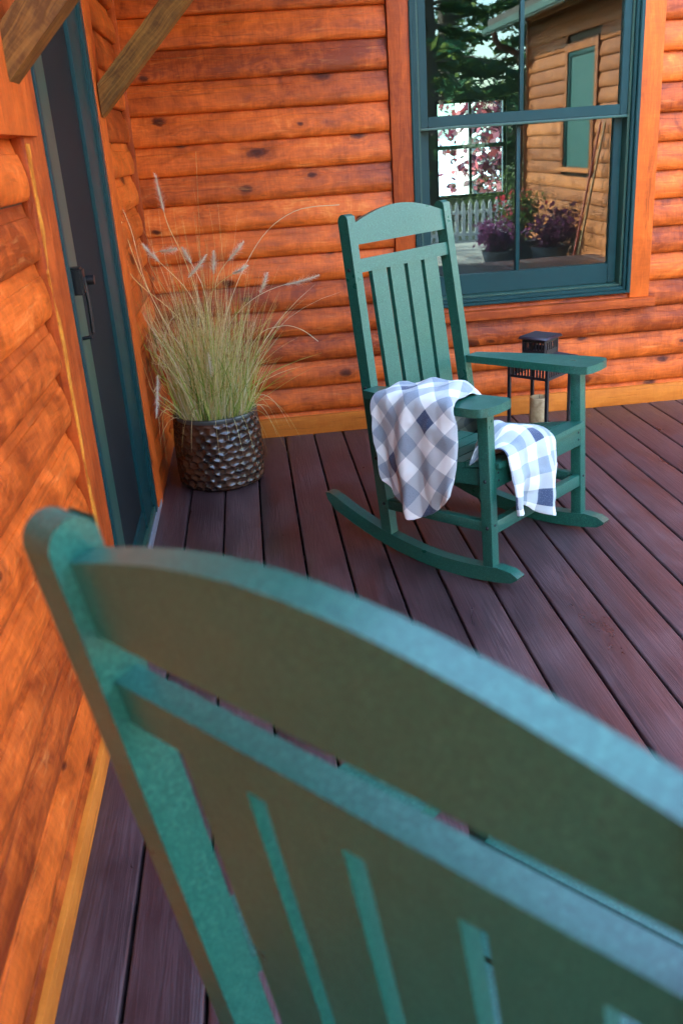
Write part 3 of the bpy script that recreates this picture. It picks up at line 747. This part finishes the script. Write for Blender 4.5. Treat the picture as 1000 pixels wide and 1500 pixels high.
# ------------------------------------------------------------------ pot and grass
PX, PY, PR, PH = -.212, 3.80, .186, .315
def pot():
    NA, NZ = 312, 120
    cells_a, rows_z = 26, 11
    prof = []
    vs, fs = [], []
    rs = random.Random(3)
    jit = {(r_, c_): (rs.uniform(-.12, .12), rs.uniform(-.12, .12), rs.uniform(.8, 1.15)) for r_ in range(-1, rows_z+2) for c_ in range(cells_a)}
    for j in range(NZ+1):
        t = j/NZ; z_ = t*PH
        r_ = PR*(.93+.07*math.sin(math.pi*min(1, t*1.15)**.75)) if t < .9 else PR*(.93+.07*math.sin(math.pi*min(1, .9*1.15)**.75))
        r_ = PR*(.955+.045*math.sin(math.pi*t)-.03*t) + .004
        if t < .05: r_ -= .022*(1-t/.05)**2
        fade = min(1, t/.06)*min(1, max(0, (.955-t)/.03))
        for i in range(NA):
            a_ = i/NA
            best = 9; wgt = 1; sec = 9
            rz = t*rows_z
            for rr in (int(math.floor(rz))-1, int(math.floor(rz)), int(math.floor(rz))+1):
                off = .5*(rr % 2); ca = a_*cells_a-off
                for cc in (math.floor(ca), math.floor(ca)+1):
                    ja, jz, w_g = jit.get((rr, int(cc) % cells_a), (0, 0, 1))
                    dx = (ca-(cc+ja))*1.15; dz = rz-(rr+.5+jz)
                    d2 = dx*dx+dz*dz
                    if d2 < best: sec = best; best = d2; wgt = w_g
                    elif d2 < sec: sec = d2
            edge = math.sqrt(sec)-math.sqrt(best)
            dim = -.0095*wgt*(1-math.exp(-max(0, edge)*1.8))
            q = r_+(dim+.004)*fade
            an = 2*math.pi*a_; vs.append((q*math.cos(an), q*math.sin(an), z_))
    for j in range(NZ):
        for i in range(NA):
            k2 = (i+1) % NA; fs.append((j*NA+i, j*NA+k2, (j+1)*NA+k2, (j+1)*NA+i))
    fs.append(tuple(range(NA))[::-1])
    root = empty('planter_pot', (PX, PY, 0)); tag(root, 'dark glazed pot with a hammered honeycomb surface in the corner by the door', 'pot')
    me = mesh_from(vs, fs, None); me.polygons.foreach_set('use_smooth', [True]*len(me.polygons)); link('body', me, M['glaze'], root)
    rt = PR*(.925)+.004
    link('rim', lathe_mesh([(rt+.002, PH-.014), (rt+.005, PH-.004), (rt+.002, PH+.003), (rt-.006, PH+.004), (rt-.012, PH), (rt-.014, PH-.03)], 72), M['glaze_rim'], root)
    link('soil', lathe_mesh([(rt-.0145, PH-.03), (rt*.5, PH-.02), (.001, PH-.018)], 40), M['soil'], root)
pot()

def grass():
    root = empty('fountain_grass', (PX, PY, PH-.03)); tag(root, 'tall tan and green fountain grass growing in the dark glazed pot', 'plant')
    O = Vector((PX, PY, PH-.03))
    V, Fc, T = [], [], []
    rg = random.Random(11)
    def ribbon(pts, w0, col, taper=True):
        base = len(V); n = len(pts)
        side0 = Vector((rg.uniform(-1, 1), rg.uniform(-1, .2), 0)).normalized()
        for i, p in enumerate(pts):
            tn = (pts[min(i+1, n-1)]-pts[max(i-1, 0)]).normalized()
            sd_ = tn.cross(Vector((side0.y, -side0.x, .15))).normalized()
            f = i/(n-1); w = w0*((1-f)**.6 if taper else 1)*(.5+.5*min(1, f*6))+.00025
            V.append(p-sd_*w/2); V.append(p+sd_*w/2)
            cc = tuple(max(0, c*(1-.15*f)) for c in col)
            T.append(cc); T.append(cc)
        for i in range(n-1): Fc.append((base+2*i, base+2*i+1, base+2*i+3, base+2*i+2))
    def curve(p0, dirx, diry, h, bend, n=9):
        pts = []; wa = rg.gauss(0, .012); wf = rg.uniform(2, 6); wp = 0
        for i in range(n):
            t = i/(n-1)
            pts.append(Vector((p0.x+dirx*(t*.45+bend*t**2.4)+wa*math.sin(wf*t+wp), p0.y+diry*(t*.45+bend*t**2.4), p0.z+h*(t-max(0, bend-.35)*.50*t**3))))
        return pts
    straw = [(.76, .62, .26), (.80, .67, .33), (.62, .48, .17), (.85, .75, .46), (.68, .50, .20)]
    green = [(.24, .38, .03), (.36, .48, .06), (.15, .28, .025), (.48, .54, .10), (.56, .57, .15)]
    def clampx(pts):
        for p in pts:
            lim = XL+.05
            if p.x < lim: p.x = lim+.02*math.tanh((p.x-lim)*4)
            if p.y > YB-.02: p.y = YB-.02
        return pts
    def root_pt(spread=.15):
        a_ = rg.uniform(0, 2*math.pi); r_ = spread*math.sqrt(rg.random()); return Vector((O.x+r_*math.cos(a_), O.y+r_*math.sin(a_), O.z))
    for i in range(700):                        # dense tuft
        p0 = root_pt(.158); gcol = rg.random() < .40
        out = (p0-O); wild = 2.3 if rg.random() < .3 else 1.0; d = Vector((out.x*1.0+rg.gauss(0, .075*wild), out.y*1.0+rg.gauss(0, .07*wild)))
        h = rg.uniform(.18, .50)*(1.0 if gcol else 1.08); b = abs(rg.gauss(.10, .30))
        ribbon(clampx(curve(p0, d.x, d.y, h, b)), rg.uniform(.0022, .0048), rg.choice(green if gcol else straw))
    for i in range(240):                         # taller blades
        p0 = root_pt(.13); out = (p0-O); d = Vector((out.x*1.3+rg.gauss(-.02, .12), out.y+rg.gauss(0, .08)))
        h = rg.uniform(.42, .66); b = abs(rg.gauss(.25, .4))
        ribbon(clampx(curve(p0, d.x, d.y, h, b, 11)), rg.uniform(.0018, .0034), rg.choice(straw if rg.random() < .72 else green))
    for i in range(62):                          # fine flowering stems
        p0 = root_pt(.11); out = (p0-O); d = Vector((out.x*1.5+rg.gauss(-.03, .14), out.y+rg.gauss(0, .06)))
        h = rg.uniform(.55, .90); b = abs(rg.gauss(.15, .3))
        ribbon(clampx(curve(p0, d.x, d.y, h, b, 13)), rg.uniform(.0012, .002), rg.choice(straw[:4]))
    for i in range(20):                          # blades spilling over the rim
        a_ = rg.uniform(-math.pi*1.05, math.pi*.25); p0 = Vector((O.x+.14*math.cos(a_), O.y+.14*math.sin(a_), O.z))
        L = rg.uniform(.10, .24); up = rg.uniform(.08, .2); dr = rg.uniform(.05, .26)
        pts = [Vector((p0.x+math.cos(a_)*L*t, p0.y+math.sin(a_)*L*t, p0.z+up*2.2*t-(up*2.2+dr-.02)*t*t)) for t in np.linspace(0, 1, 10)]
        ribbon(clampx(pts), rg.uniform(.0018, .0035), rg.choice(straw))
    # plumes where the photograph shows them (zoom crop pixels / 2.857 + offset)
    seg = [((258, 315), (220, 155), 3.78), ((240, 525), (165, 450), 3.72), ((240, 480), (310, 470), 3.80), ((372, 530), (335, 465), 3.74), ((360, 590), (435, 495), 3.70), ((465, 575), (465, 480), 3.82), ((525, 520), (590, 440), 3.86), ((545, 575), (605, 540), 3.80), ((660, 655), (690, 570), 3.86), ((762, 620), (905, 580), 3.84), ((105, 555), (80, 510), 3.66), ((232, 1000), (226, 1175), 3.62), ((440, 900), (455, 1000), 3.66)]
    pl_ = []
    for (a_, b_, Y) in seg:
        A = pix(150+a_[0]/2.857, 200+a_[1]/2.857, Y); B = pix(150+b_[0]/2.857, 200+b_[1]/2.857, Y-.01)
        pl_.append((A, B))
        st = root_pt(.07); hi = max(A.z, B.z)
        c1 = st+Vector(((A.x-st.x)*.25, (A.y-st.y)*.3, (hi-st.z)*.75)); dirn = (A-B).normalized()
        c2 = A+dirn*.16
        if B.z < A.z-.03: c2 = A+Vector((.05, 0, .22)); c1 = st+Vector(((A.x-st.x)*.3, 0, (A.z-st.z)+.45))
        pts = []
        for t in np.linspace(0, 1, 14): pts.append(st*(1-t)**3+c1*3*t*(1-t)**2+c2*3*t*t*(1-t)+A*t**3)
        ribbon(pts, .0022, rg.choice(straw), False)
    # a few long arching stems against the wall
    for pxs in ([(318, 560), (330, 470), (375, 360), (430, 310), (497, 300)], [(350, 560), (372, 500), (410, 478), (440, 482), (466, 500)], [(262, 560), (225, 440), (190, 330), (150, 245)], [(300, 560), (296, 420), (292, 330), (287, 222)], [(255, 560), (215, 420), (175, 318), (153, 300), (146, 322)], [(335, 560), (318, 440), (295, 330), (283, 275)], [(240, 520), (215, 470), (185, 400), (160, 385)]):
        P = [pix(u, v, 3.74) for u, v in pxs]; P[0] = root_pt(.06)
        pts = []
        for i in range(len(P)-1):
            p0, p1, p2, p3 = P[max(i-1, 0)], P[i], P[i+1], P[min(i+2, len(P)-1)]
            for f in np.linspace(0, 1, 7)[:-1 if i < len(P)-2 else None]:
                pts.append(.5*((2*p1)+(-p0+p2)*f+(2*p0-5*p1+4*p2-p3)*f*f+(-p0+3*p1-3*p2+p3)*f**3))
        ribbon(pts, .0024, rg.choice(straw), False)
    def tinted(V, Fc, T):
        me = mesh_from(V, Fc); ca = me.color_attributes.new('tint', 'FLOAT_COLOR', 'POINT')
        ca.data.foreach_set('color', np.array([(*c, 1) for c in T], dtype=np.float32).ravel()); return me
    o = link('grass_blades', tinted([v-O for v in V], Fc, T), M['blade'], root); tag(o, kind='stuff')
    for A, B in pl_:
        V2, F2, T2 = [], [], []; L = (B-A).length; ax = (B-A).normalized()
        n = 380
        ref = ax.orthogonal().normalized(); r2 = ax.cross(ref)
        sag = Vector((0, 0, -1))*.10*L
        for i in range(n):
            t = rg.random(); an = rg.uniform(0, 2*math.pi); p = A+(B-A)*t+sag*(4*t*(1-t)-1)*.3+sag*.3
            rad = ref*math.cos(an)+r2*math.sin(an); ln = rg.uniform(.010, .031)*(.45+.75*math.sin(math.pi*min(1, .12+t*.9)))
            d = (rad+ax*rg.uniform(.3, 1.3)).normalized(); sd_ = d.cross(ax).normalized()*.0008
            b0 = len(V2); V2 += [p-sd_-O, p+sd_-O, p+d*ln-O]; F2.append((b0, b0+1, b0+2))
            c = rg.choice([(.86, .76, .56), (.88, .82, .68), (.78, .66, .45), (.84, .76, .66)]); T2 += [c]*3
        cb = len(V2); tv, tf = tube_verts([A+(B-A)*t-O+sag*(4*t*(1-t)-1)*.3+sag*.3 for t in np.linspace(0, 1, 7)], [.002, .003, .003, .003, .0026, .002, .0008], 6)
        V2 += tv; F2 += [tuple(i+cb for i in f) for f in tf]; T2 += [(.70, .63, .46)]*len(tv)
        link('plume', tinted(V2, F2, T2), M['blade'], root)
grass()

# ------------------------------------------------------------------ lantern and candle
def lantern():
    c = Vector((1.236, 3.86, 0)); root = empty('lantern', c, (0, 0, R(45-4))); tag(root, 'black metal lantern with slotted bands standing behind the blanket-draped rocking chair', 'lantern')
    m = M['black_metal']; s = .096; zt = .398
    def part(name, bm_, mat=m): return link(name, bm_mesh(bm_, 40), mat, root)
    for sx_ in (-1, 1):
        for sy in (-1, 1):
            b = bmesh.new(); bm_box(b, (sx_*s, sy*s, zt/2+.008), (.013, .013, zt-.004)); part('post', b)
    b = bmesh.new(); bm_box(b, (0, 0, .016), (2*s+.02, 2*s+.02, .012))
    for sx_ in (-1, 1):
        for sy in (-1, 1): bm_box(b, (sx_*s, sy*s, .005), (.02, .02, .010))
    part('base', b)
    for k_ in range(4):                          # slotted band under the roof
        b = bmesh.new(); Mr = Matrix.Rotation(k_*math.pi/2, 4, 'Z')
        bm_box(b, (0, s, zt-.006), (2*s-.013, .006, .012), Mr); bm_box(b, (0, s, zt-.064), (2*s-.013, .006, .012), Mr)
        for i in range(11): bm_box(b, (-s+.0135+(i+.5)*(2*s-.027)/11, s, zt-.035), (.0072, .004, .046), Mr)
        part('slotted_band', b)
    # roof: shallow hipped plate
    e = .120; vs = [(-e, -e, zt+.001), (e, -e, zt+.001), (e, e, zt+.001), (-e, e, zt+.001), (-e, -e, zt+.006), (e, -e, zt+.006), (e, e, zt+.006), (-e, e, zt+.006)]
    t = .058; vs += [(-t, -t, zt+.026), (t, -t, zt+.026), (t, t, zt+.026), (-t, t, zt+.026)]
    fs = [(3, 2, 1, 0), (0, 1, 5, 4), (1, 2, 6, 5), (2, 3, 7, 6), (3, 0, 4, 7), (4, 5, 9, 8), (5, 6, 10, 9), (6, 7, 11, 10), (7, 4, 8, 11), (8, 9, 10, 11)]
    link('roof', mesh_from(vs, fs), M['lid_metal'], root)
    q = .053; z0 = zt+.0265; z1 = z0+.068
    for k_ in range(4):
        b = bmesh.new(); Mr = Matrix.Rotation(k_*math.pi/2, 4, 'Z')
        bm_box(b, (0, q, z0+.011), (2*q-.009, .004, .022), Mr); bm_box(b, (0, q, z1-.006), (2*q-.009, .004, .012), Mr)
        for i in range(6): bm_box(b, (-q+.006+(i+.5)*(2*q-.012)/6, q, (z0+z1)/2+.005), (.0085, .0035, .036), Mr)
        part('chimney_side', b)
        b = bmesh.new(); bm_box(b, (q, q, (z0+z1)/2), (.008, .008, z1-z0), Mr); part('chimney_post', b)
    b = bmesh.new(); bm_box(b, (0, 0, z1+.004), (.140, .140, .006)); bmesh.ops.bevel(b, geom=b.edges[:], offset=.002, segments=1, affect='EDGES')
    vt = [v for v in b.verts if v.co.z > z1+.0055]
    for v in vt: v.co.x *= .93; v.co.y *= .93; v.co.z += .006
    part('lid', b, M['lid_metal'])
    hp = [(-.062+.012*math.cos(a_)-.008*0, .062*0+ (.0), z0+.030+.022*math.sin(a_)) for a_ in np.linspace(R(40), R(320), 14)]
    Mh = Matrix.Rotation(R(45), 4, 'Z')
    link('handle_ring', tube_mesh([Mh @ Vector((-.088+.022*math.cos(a_), 0, z0+.026+.024*math.sin(a_))) for a_ in np.linspace(R(30), R(330), 16)], .0022, 8), m, root)
    cn = empty('pillar_candle', (c.x, c.y, .022)); tag(cn, 'cream pillar candle standing inside the black lantern', 'candle')
    link('wax', lathe_mesh([(.0, 0), (.040, 0), (.0425, .003), (.0425, .195), (.041, .202), (.034, .203), (.028, .198), (.0, .196)], 32), M['wax'], cn)
    link('wick', tube_mesh([(0, 0, .194), (.001, 0, .206), (.003, .001, .214)], .0012, 6), M['bolt'], cn)
lantern()

# ------------------------------------------------------------------ wing of the house (mirrored in the window)
WXW = 4.0
wing = empty('house_wing', (WXW, -2, 0)); tag(wing, 'sunlit pale orange log-sided house wing mirrored in the window glass', 'house')
PW_ = Matrix.Translation((-WXW, 2, 0))
def pg(o): o.parent = wing; o.matrix_parent_inverse = PW_; return o
WY0, WY1 = -4.55, -.85
wz0, wz1, wy0, wy1 = .92, 2.14, -2.86, -1.96        # wing window opening
bm = bmesh.new()
bm_box(bm, (WXW+1.61, (WY0+WY1)/2, 1.2), (3.1, WY1-WY0, 3.2)); pg(link('sheathing', bm_mesh(bm, None), M['inside_wall']))
z = GZ+.05
while z < 2.75:
    def seg_(y0, y1):
        o = pg(link('siding_board', siding_mesh(y1-y0, .155, M['wing_stain']), None, None, (WXW+.03, (y0+y1)/2, z), (0, 0, R(-90))))
    if z+.155 < wz0-.08 or z > wz1+.08: seg_(WY0+.09, WY1)
    else: seg_(WY0+.09, wy0-.101); seg_(wy1+.101, WY1)
    z += .155
pg(boxo('corner_board', (WXW-.012, WY1+.001, GZ), (WXW+.05, WY1+.08, 2.8), M['wing_stain']))
pg(boxo('corner_board', (WXW-.012, WY0, GZ), (WXW+.05, WY0+.089, 2.8), M['wing_stain']))
for (y0, y1) in ((wy0-.10, wy0-.001), (wy1+.001, wy1+.10)): pg(boxo('window_casing', (WXW-.01, y0, wz0-.05), (WXW+.05, y1, wz1+.10), M['wing_stain']))
pg(boxo('window_casing', (WXW-.008, wy0, wz1+.001), (WXW+.05, wy1, wz1+.10), M['wing_stain']))
pg(boxo('window_sill', (WXW-.06, wy0-.14, wz0-.10), (WXW+.05, wy1+.14, wz0-.051), M['wing_stain']))
pg(boxo('window_frame', (WXW+.006, wy0, wz0-.05), (WXW+.05, wy0+.05, wz1), M['frame_green']))
pg(boxo('window_frame', (WXW+.006, wy1-.05, wz0-.05), (WXW+.05, wy1, wz1), M['frame_green']))
pg(boxo('window_frame', (WXW+.006, wy0+.051, wz1-.05), (WXW+.05, wy1-.051, wz1), M['frame_green']))
pg(boxo('pane', (WXW+.024, wy0+.05, wz0-.05), (WXW+.045, wy1-.05, wz1-.05), M['shade'], None, 0))
# eave, gutter, downspout
slab('wing_roof', [(WXW-.42, WY0-.4, 2.62), (WXW-.42, WY1-.3, 2.62), (WXW+3.6, WY1-.3, 3.3), (WXW+3.6, WY0-.4, 3.3)], M['shingle'], 'brown shingled roof over the sunlit house wing')
gt = empty('gutter', (WXW-.45, -2, 2.6)); tag(gt, 'dark green eaves gutter with a brown downspout at the corner of the house wing', 'gutter')
bm = bmesh.new(); bm_box(bm, (0, -.1, .0), (.11, (WY1-WY0)+.3-.2+.0, .10)); bmesh.ops.bevel(bm, geom=bm.edges[:], offset=.02, segments=2, affect='EDGES')
o = link('trough', bm_mesh(bm, 40), M['gutter'], gt); o.location = (0, (WY0+WY1)/2-.3+2, 0)
ep = [(0, WY0+2, -.04), (.02, WY0+2, -.14), (.08, WY0+2, -.22), (.22, WY0+2, -.27), (.34, WY0+2, -.33), (.375, WY0+2.02, -.45), (.38, WY0+2.03, -1.2), (.38, WY0+2.03, -2.85)]
link('downspout', tube_mesh(ep, .042, 12), M['copper_pipe'], gt)

# ------------------------------------------------------------------ garden behind the camera
def leaf_mesh(pts, size, cols, seed, flat=.5, aspect=2.2):
    rg = np.random.default_rng(seed); n = len(pts); pts = np.asarray(pts)
    d = rg.normal(size=(n, 3)); d[:, 2] *= flat; d /= np.linalg.norm(d, axis=1, keepdims=True)
    e = rg.normal(size=(n, 3)); e -= (e*d).sum(1, keepdims=True)*d; e /= np.linalg.norm(e, axis=1, keepdims=True)
    L = size*rg.uniform(.6, 1.3, (n, 1)); a = pts-d*L/2; b = pts+d*L/2; w = e*L/aspect/2
    V = np.stack([a, pts+w, b, pts-w], 1).reshape(-1, 3); Fc = np.arange(4*n).reshape(-1, 4)
    me = bpy.data.meshes.new('leaves'); me.from_pydata(V.tolist(), [], Fc.tolist())
    cc = np.array(cols)[rg.integers(0, len(cols), n)]*rg.uniform(.7, 1.25, (n, 1)); ca = me.color_attributes.new('tint', 'FLOAT_COLOR', 'POINT')
    ca.data.foreach_set('color', np.concatenate([np.repeat(cc, 4, 0), np.ones((4*n, 1))], 1).astype(np.float32).ravel())
    me.update(); return me
def pine(x, y, h, r, seed, label, nb=64, z_low=.02):
    rg = np.random.default_rng(seed); root = empty('pine_tree', (x, y, GZ)); tag(root, label, 'tree', 'pines behind the lawn')
    V, Fc = tube_verts([(0, 0, -.1), (.02, 0, h*.3), (-.03, .02, h*.65), (0, 0, h)], [h*.022, h*.018, h*.010, .01], 10)
    pts = []
    for i in range(nb):
        t = z_low+(1-z_low)*i/nb; z_ = h*t; L = r*(1-t)**.75*rg.uniform(.6, 1.1)+.15; an = i*2.4+rg.uniform(-.4, .4)
        tip = np.array([math.cos(an)*L, math.sin(an)*L, z_-L*.18+rg.uniform(-.1, .1)])
        V, Fc = tube_verts([(0, 0, z_), (tip[0]*.5, tip[1]*.5, z_+.03), tuple(tip)], [h*.004+.008, .014, .006], 5, V, Fc)
        m = int(300*L/r*rg.uniform(.7, 1.2))+60
        f = rg.uniform(.18, 1.05, (m, 1))**.8; c = np.array([[0, 0, z_]])*(1-f)+tip[None]*f
        c += rg.normal(size=(m, 3))*np.array([.20, .20, .10])*L*.42*(.4+f*.6); pts.append(c)
    link('trunk', mesh_from(V, Fc, 60), M['bark'], root)
    link('crown', leaf_mesh(np.concatenate(pts), .26, [(.045, .14, .065), (.07, .17, .065), (.03, .10, .055), (.20, .26, .06)], seed, .6, 3.4), M['foliage'], root)
PT = [(2.6, -15.5, 11, 2.6, 'broad pine behind the picket fence'), (5.6, -17.0, 13, 3.0, 'tall dark pine behind the picket fence'), (8.6, -14.5, 10, 2.6, 'pine standing beyond the end of the house wing'), (4.2, -22.5, 15, 3.2, 'tallest pine far behind the fence'), (11.5, -19, 13, 3.0, 'pine far beyond the house wing'), (4.1, -11.8, 9, 2.4, 'nearest pine just behind the shrubs'), (6.9, -12.6, 10, 2.6, 'pine behind the corner of the house wing'), (1.0, -12.5, 8, 2.2, 'smaller pine on the open lawn'), (10.5, 3.2, 11, 2.9, 'unseen tall pine added to block low side light, level with the window wall'), (12.5, 7.0, 12, 3.0, 'unseen pine added against low side light, beyond the corner of the main house'), (12.0, 1.2, 11, 2.8, 'unseen dense pine added to cut side light, in the second row beside the porch')]  # last three pines are unseen, added to hold back low light from the right
for i, (x, y, h, r, lb) in enumerate(PT): pine(x, y, h, r, 40+i, lb)

# picket fence
fn = empty('picket_fence', (3.0, -6.5, GZ)); tag(fn, 'low white picket fence on the lawn mirrored in the window', 'fence')
pk = prism_mesh([(-.032, 0), (.032, 0), (.032, .60), (0, .66), (-.032, .60)], .018, MSIDE, .002)
for i in range(36): link('picket', pk, M['white_paint'], fn, (-2.0+i*.112, 0, 0))
for zz in (.14, .48): o = link('rail', box_mesh((4.2, .03, .06), .003), M['white_paint'], fn, (-.05, -.026, zz))
for i in range(3): link('post', box_mesh((.08, .08, .76), .004), M['white_paint'], fn, (-2.06+i*2.03, -.085, .38))

def bush(name, x, y, z0, h, r, cols, seed, label, cat, n=900, size=.07, group=None):
    rg = np.random.default_rng(seed); root = empty(name, (x, y, z0)); tag(root, label, cat, group)
    V, Fc = [], []; pts = []
    for i in range(11):
        an = rg.uniform(0, 6.28); l = rg.uniform(.3, 1)*r; tip = np.array([math.cos(an)*l, math.sin(an)*l, h*rg.uniform(.5, 1.0)])
        V, Fc = tube_verts([(0, 0, 0), (tip[0]*.35, tip[1]*.35, tip[2]*.55), tuple(tip)], [.008, .006, .002], 5, V, Fc)
        m = n//11; f = rg.uniform(.35, 1.05, (m, 1)); c = tip[None]*f; c[:, :2] = tip[None, :2]*f**1.6; c += rg.normal(size=(m, 3))*r*.20; pts.append(c)
    link('stems', mesh_from(V, Fc, 60), M['bark'], root); link('foliage', leaf_mesh(np.concatenate(pts), size, cols, seed, .8, 1.8), M['blade'], root); return root
def planter(x, y, h, r, label):
    root = empty('garden_planter', (x, y, GZ)); tag(root, label, 'planter', 'planters beside the house wing')
    link('bowl', lathe_mesh([(.001, 0), (r*.72, 0), (r*.78, .02), (r*.95, h*.7), (r*1.05, h-.03), (r*1.08, h), (r*.96, h), (r*.94, h-.05)], 32), M['clay'], root)
    link('soil', lathe_mesh([(r*.94, h-.05), (.001, h-.03)], 24), M['soil'], root)
GRN = [(.07, .13, .03), (.11, .17, .04), (.05, .10, .03), (.20, .22, .06)]
planter(3.52, -3.10, .36, .24, 'dark blue planter holding the red-flowered plant'); planter(3.72, -2.45, .34, .22, 'dark blue planter holding the tall purple-leaved plant by the wing window'); planter(3.15, -2.75, .30, .20, 'small dark blue planter holding the trailing purple plant')
bush('flowering_plant', 3.52, -3.10, GZ+.32, .62, .34, GRN, 71, 'leafy green plant with red blooms in a dark blue planter', 'plant')
fl = bpy.data.objects['flowering_plant']
rgf = np.random.default_rng(5); fp = np.stack([rgf.normal(0, .17, 90), rgf.normal(0, .17, 90), rgf.uniform(.30, .68, 90)], 1)
link('blooms', leaf_mesh(fp, .06, [(.65, .05, .08), (.75, .12, .18), (.6, .08, .06)], 6, 1, 1.3), M['blade'], fl)
bush('purple_plant', 3.72, -2.45, GZ+.30, .42, .34, [(.10, .025, .07), (.16, .04, .11), (.06, .02, .05)], 72, 'tall purple-leaved plant in a planter below the wing window', 'plant')
bush('purple_plant', 3.15, -2.75, GZ+.26, .34, .30, [(.22, .05, .17), (.30, .09, .24), (.12, .03, .10)], 73, 'bright purple trailing plant in a small planter', 'plant')
bush('hedge_shrub', 2.3, -8.0, GZ, .95, .9, [(.16, .20, .05), (.10, .15, .04), (.24, .24, .09)], 74, 'yellow green shrub behind the picket fence', 'shrub', 2200, .09)
bush('hedge_shrub', 4.6, -8.6, GZ, .9, .9, [(.12, .17, .05), (.08, .13, .04)], 75, 'mid green shrub beyond the end of the picket fence', 'shrub', 2000, .09)
# garden tools leaning on the wing
for i, (yy, c_, lb) in enumerate(((-1.62, (.30, .05, .03), 'red-handled garden rake leaning on the house wing'), (-1.48, (.30, .17, .07), 'wooden-handled broom leaning on the house wing'))):
    root = empty('garden_tool', (WXW-.32, yy, GZ)); tag(root, lb, 'tool')
    link('handle', tube_mesh([(0, 0, .02), (.30, .03, 1.72)], .013, 8), plain('tool_handle', c_, .5), root)
    b = bmesh.new(); bm_box(b, (0, 0, .05), (.05, .34, .10)); link('head', bm_mesh(b), M['dark_wood'], root)

# maple and lawn seen through the far window of the room
def maple():
    x, y = 3.35, 14.2; rg = np.random.default_rng(9); root = empty('maple_tree', (x, y, GZ)); tag(root, 'red-leaved maple seen through the far window of the room', 'tree')
    V, Fc = tube_verts([(0, 0, -.1), (.02, 0, 1.2), (-.02, 0, 2.4), (.03, .05, 4.2)], [.17, .145, .13, .05], 12); pts = []
    for i in range(26):
        an = math.sin(i*2.4)*1.5-.1; z_ = .75+i*.12; L = rg.uniform(.8, 1.9); tip = np.array([math.cos(an)*L, math.sin(an)*L, z_+rg.uniform(-.25, .5)])
        V, Fc = tube_verts([(0, 0, z_), (tip[0]*.5, tip[1]*.5, z_+.12), tuple(tip)], [.045, .025, .008], 6, V, Fc)
        m = 150; f = rg.uniform(.3, 1.1, (m, 1)); c = np.array([[0, 0, z_]])*(1-f)+tip[None]*f+rg.normal(size=(m, 3))*.22; pts.append(c)
    link('trunk', mesh_from(V, Fc, 60), M['pale_bark'], root)
    link('crown', leaf_mesh(np.concatenate(pts), .13, [(.040, .005, .010), (.06, .008, .016), (.03, .004, .008), (.09, .012, .014)], 9, .8, 1.4), M['blade'], root)
maple()

# wooded far shore of the lake
rgs = np.random.default_rng(3); vs, fs = [], []
nx = 160
for i in range(nx+1):
    x = -500+1000*i/nx; hh = 16+5*math.sin(i*.21)+rgs.uniform(-2.5, 2.5)
    vs += [(x, 420, GZ-.1), (x, 424+rgs.uniform(-3, 3), hh*.6), (x, 440, hh), (x, 520, GZ-.1)]
for i in range(nx):
    for j in range(3): fs.append((4*i+j, 4*i+4+j, 4*i+5+j, 4*i+1+j))
tag(link('far_shore', mesh_from(vs, fs, 60), plain('far_woods', (.05, .09, .06), .9, var=.5, vscale=.2)), kind='structure')

# broad-leaved tree on the lawn; its crown dapples the house wing
def oak(x, y, h, seed, label):
    rg = np.random.default_rng(seed); root = empty('oak_tree', (x, y, GZ)); tag(root, label, 'tree')
    V, Fc = tube_verts([(0, 0, -.1), (.05, 0, h*.25), (-.05, .05, h*.5), (.1, 0, h*.85)], [.22, .18, .12, .03], 12); pts = []
    for i in range(34):
        an = i*2.4; z_ = h*(.30+.6*i/34); L = rg.uniform(1.0, 2.6); tip = np.array([math.cos(an)*L, math.sin(an)*L, z_+rg.uniform(.1, .9)])
        V, Fc = tube_verts([(0, 0, z_), (tip[0]*.5, tip[1]*.5, z_+.25), tuple(tip)], [.06, .035, .01], 6, V, Fc)
        m = 60; f = rg.uniform(.35, 1.1, (m, 1)); c = np.array([[0, 0, z_]])*(1-f)+tip[None]*f+rg.normal(size=(m, 3))*.30; pts.append(c)
    link('trunk', mesh_from(V, Fc, 60), M['bark'], root)
    link('crown', leaf_mesh(np.concatenate(pts), .17, [(.07, .13, .03), (.11, .17, .04), (.20, .19, .04)], seed, .8, 1.5), M['blade'], root)
oak(-11.5, -11.0, 13.0, 21, 'broad-leaved tree on the lawn opposite the house wing')
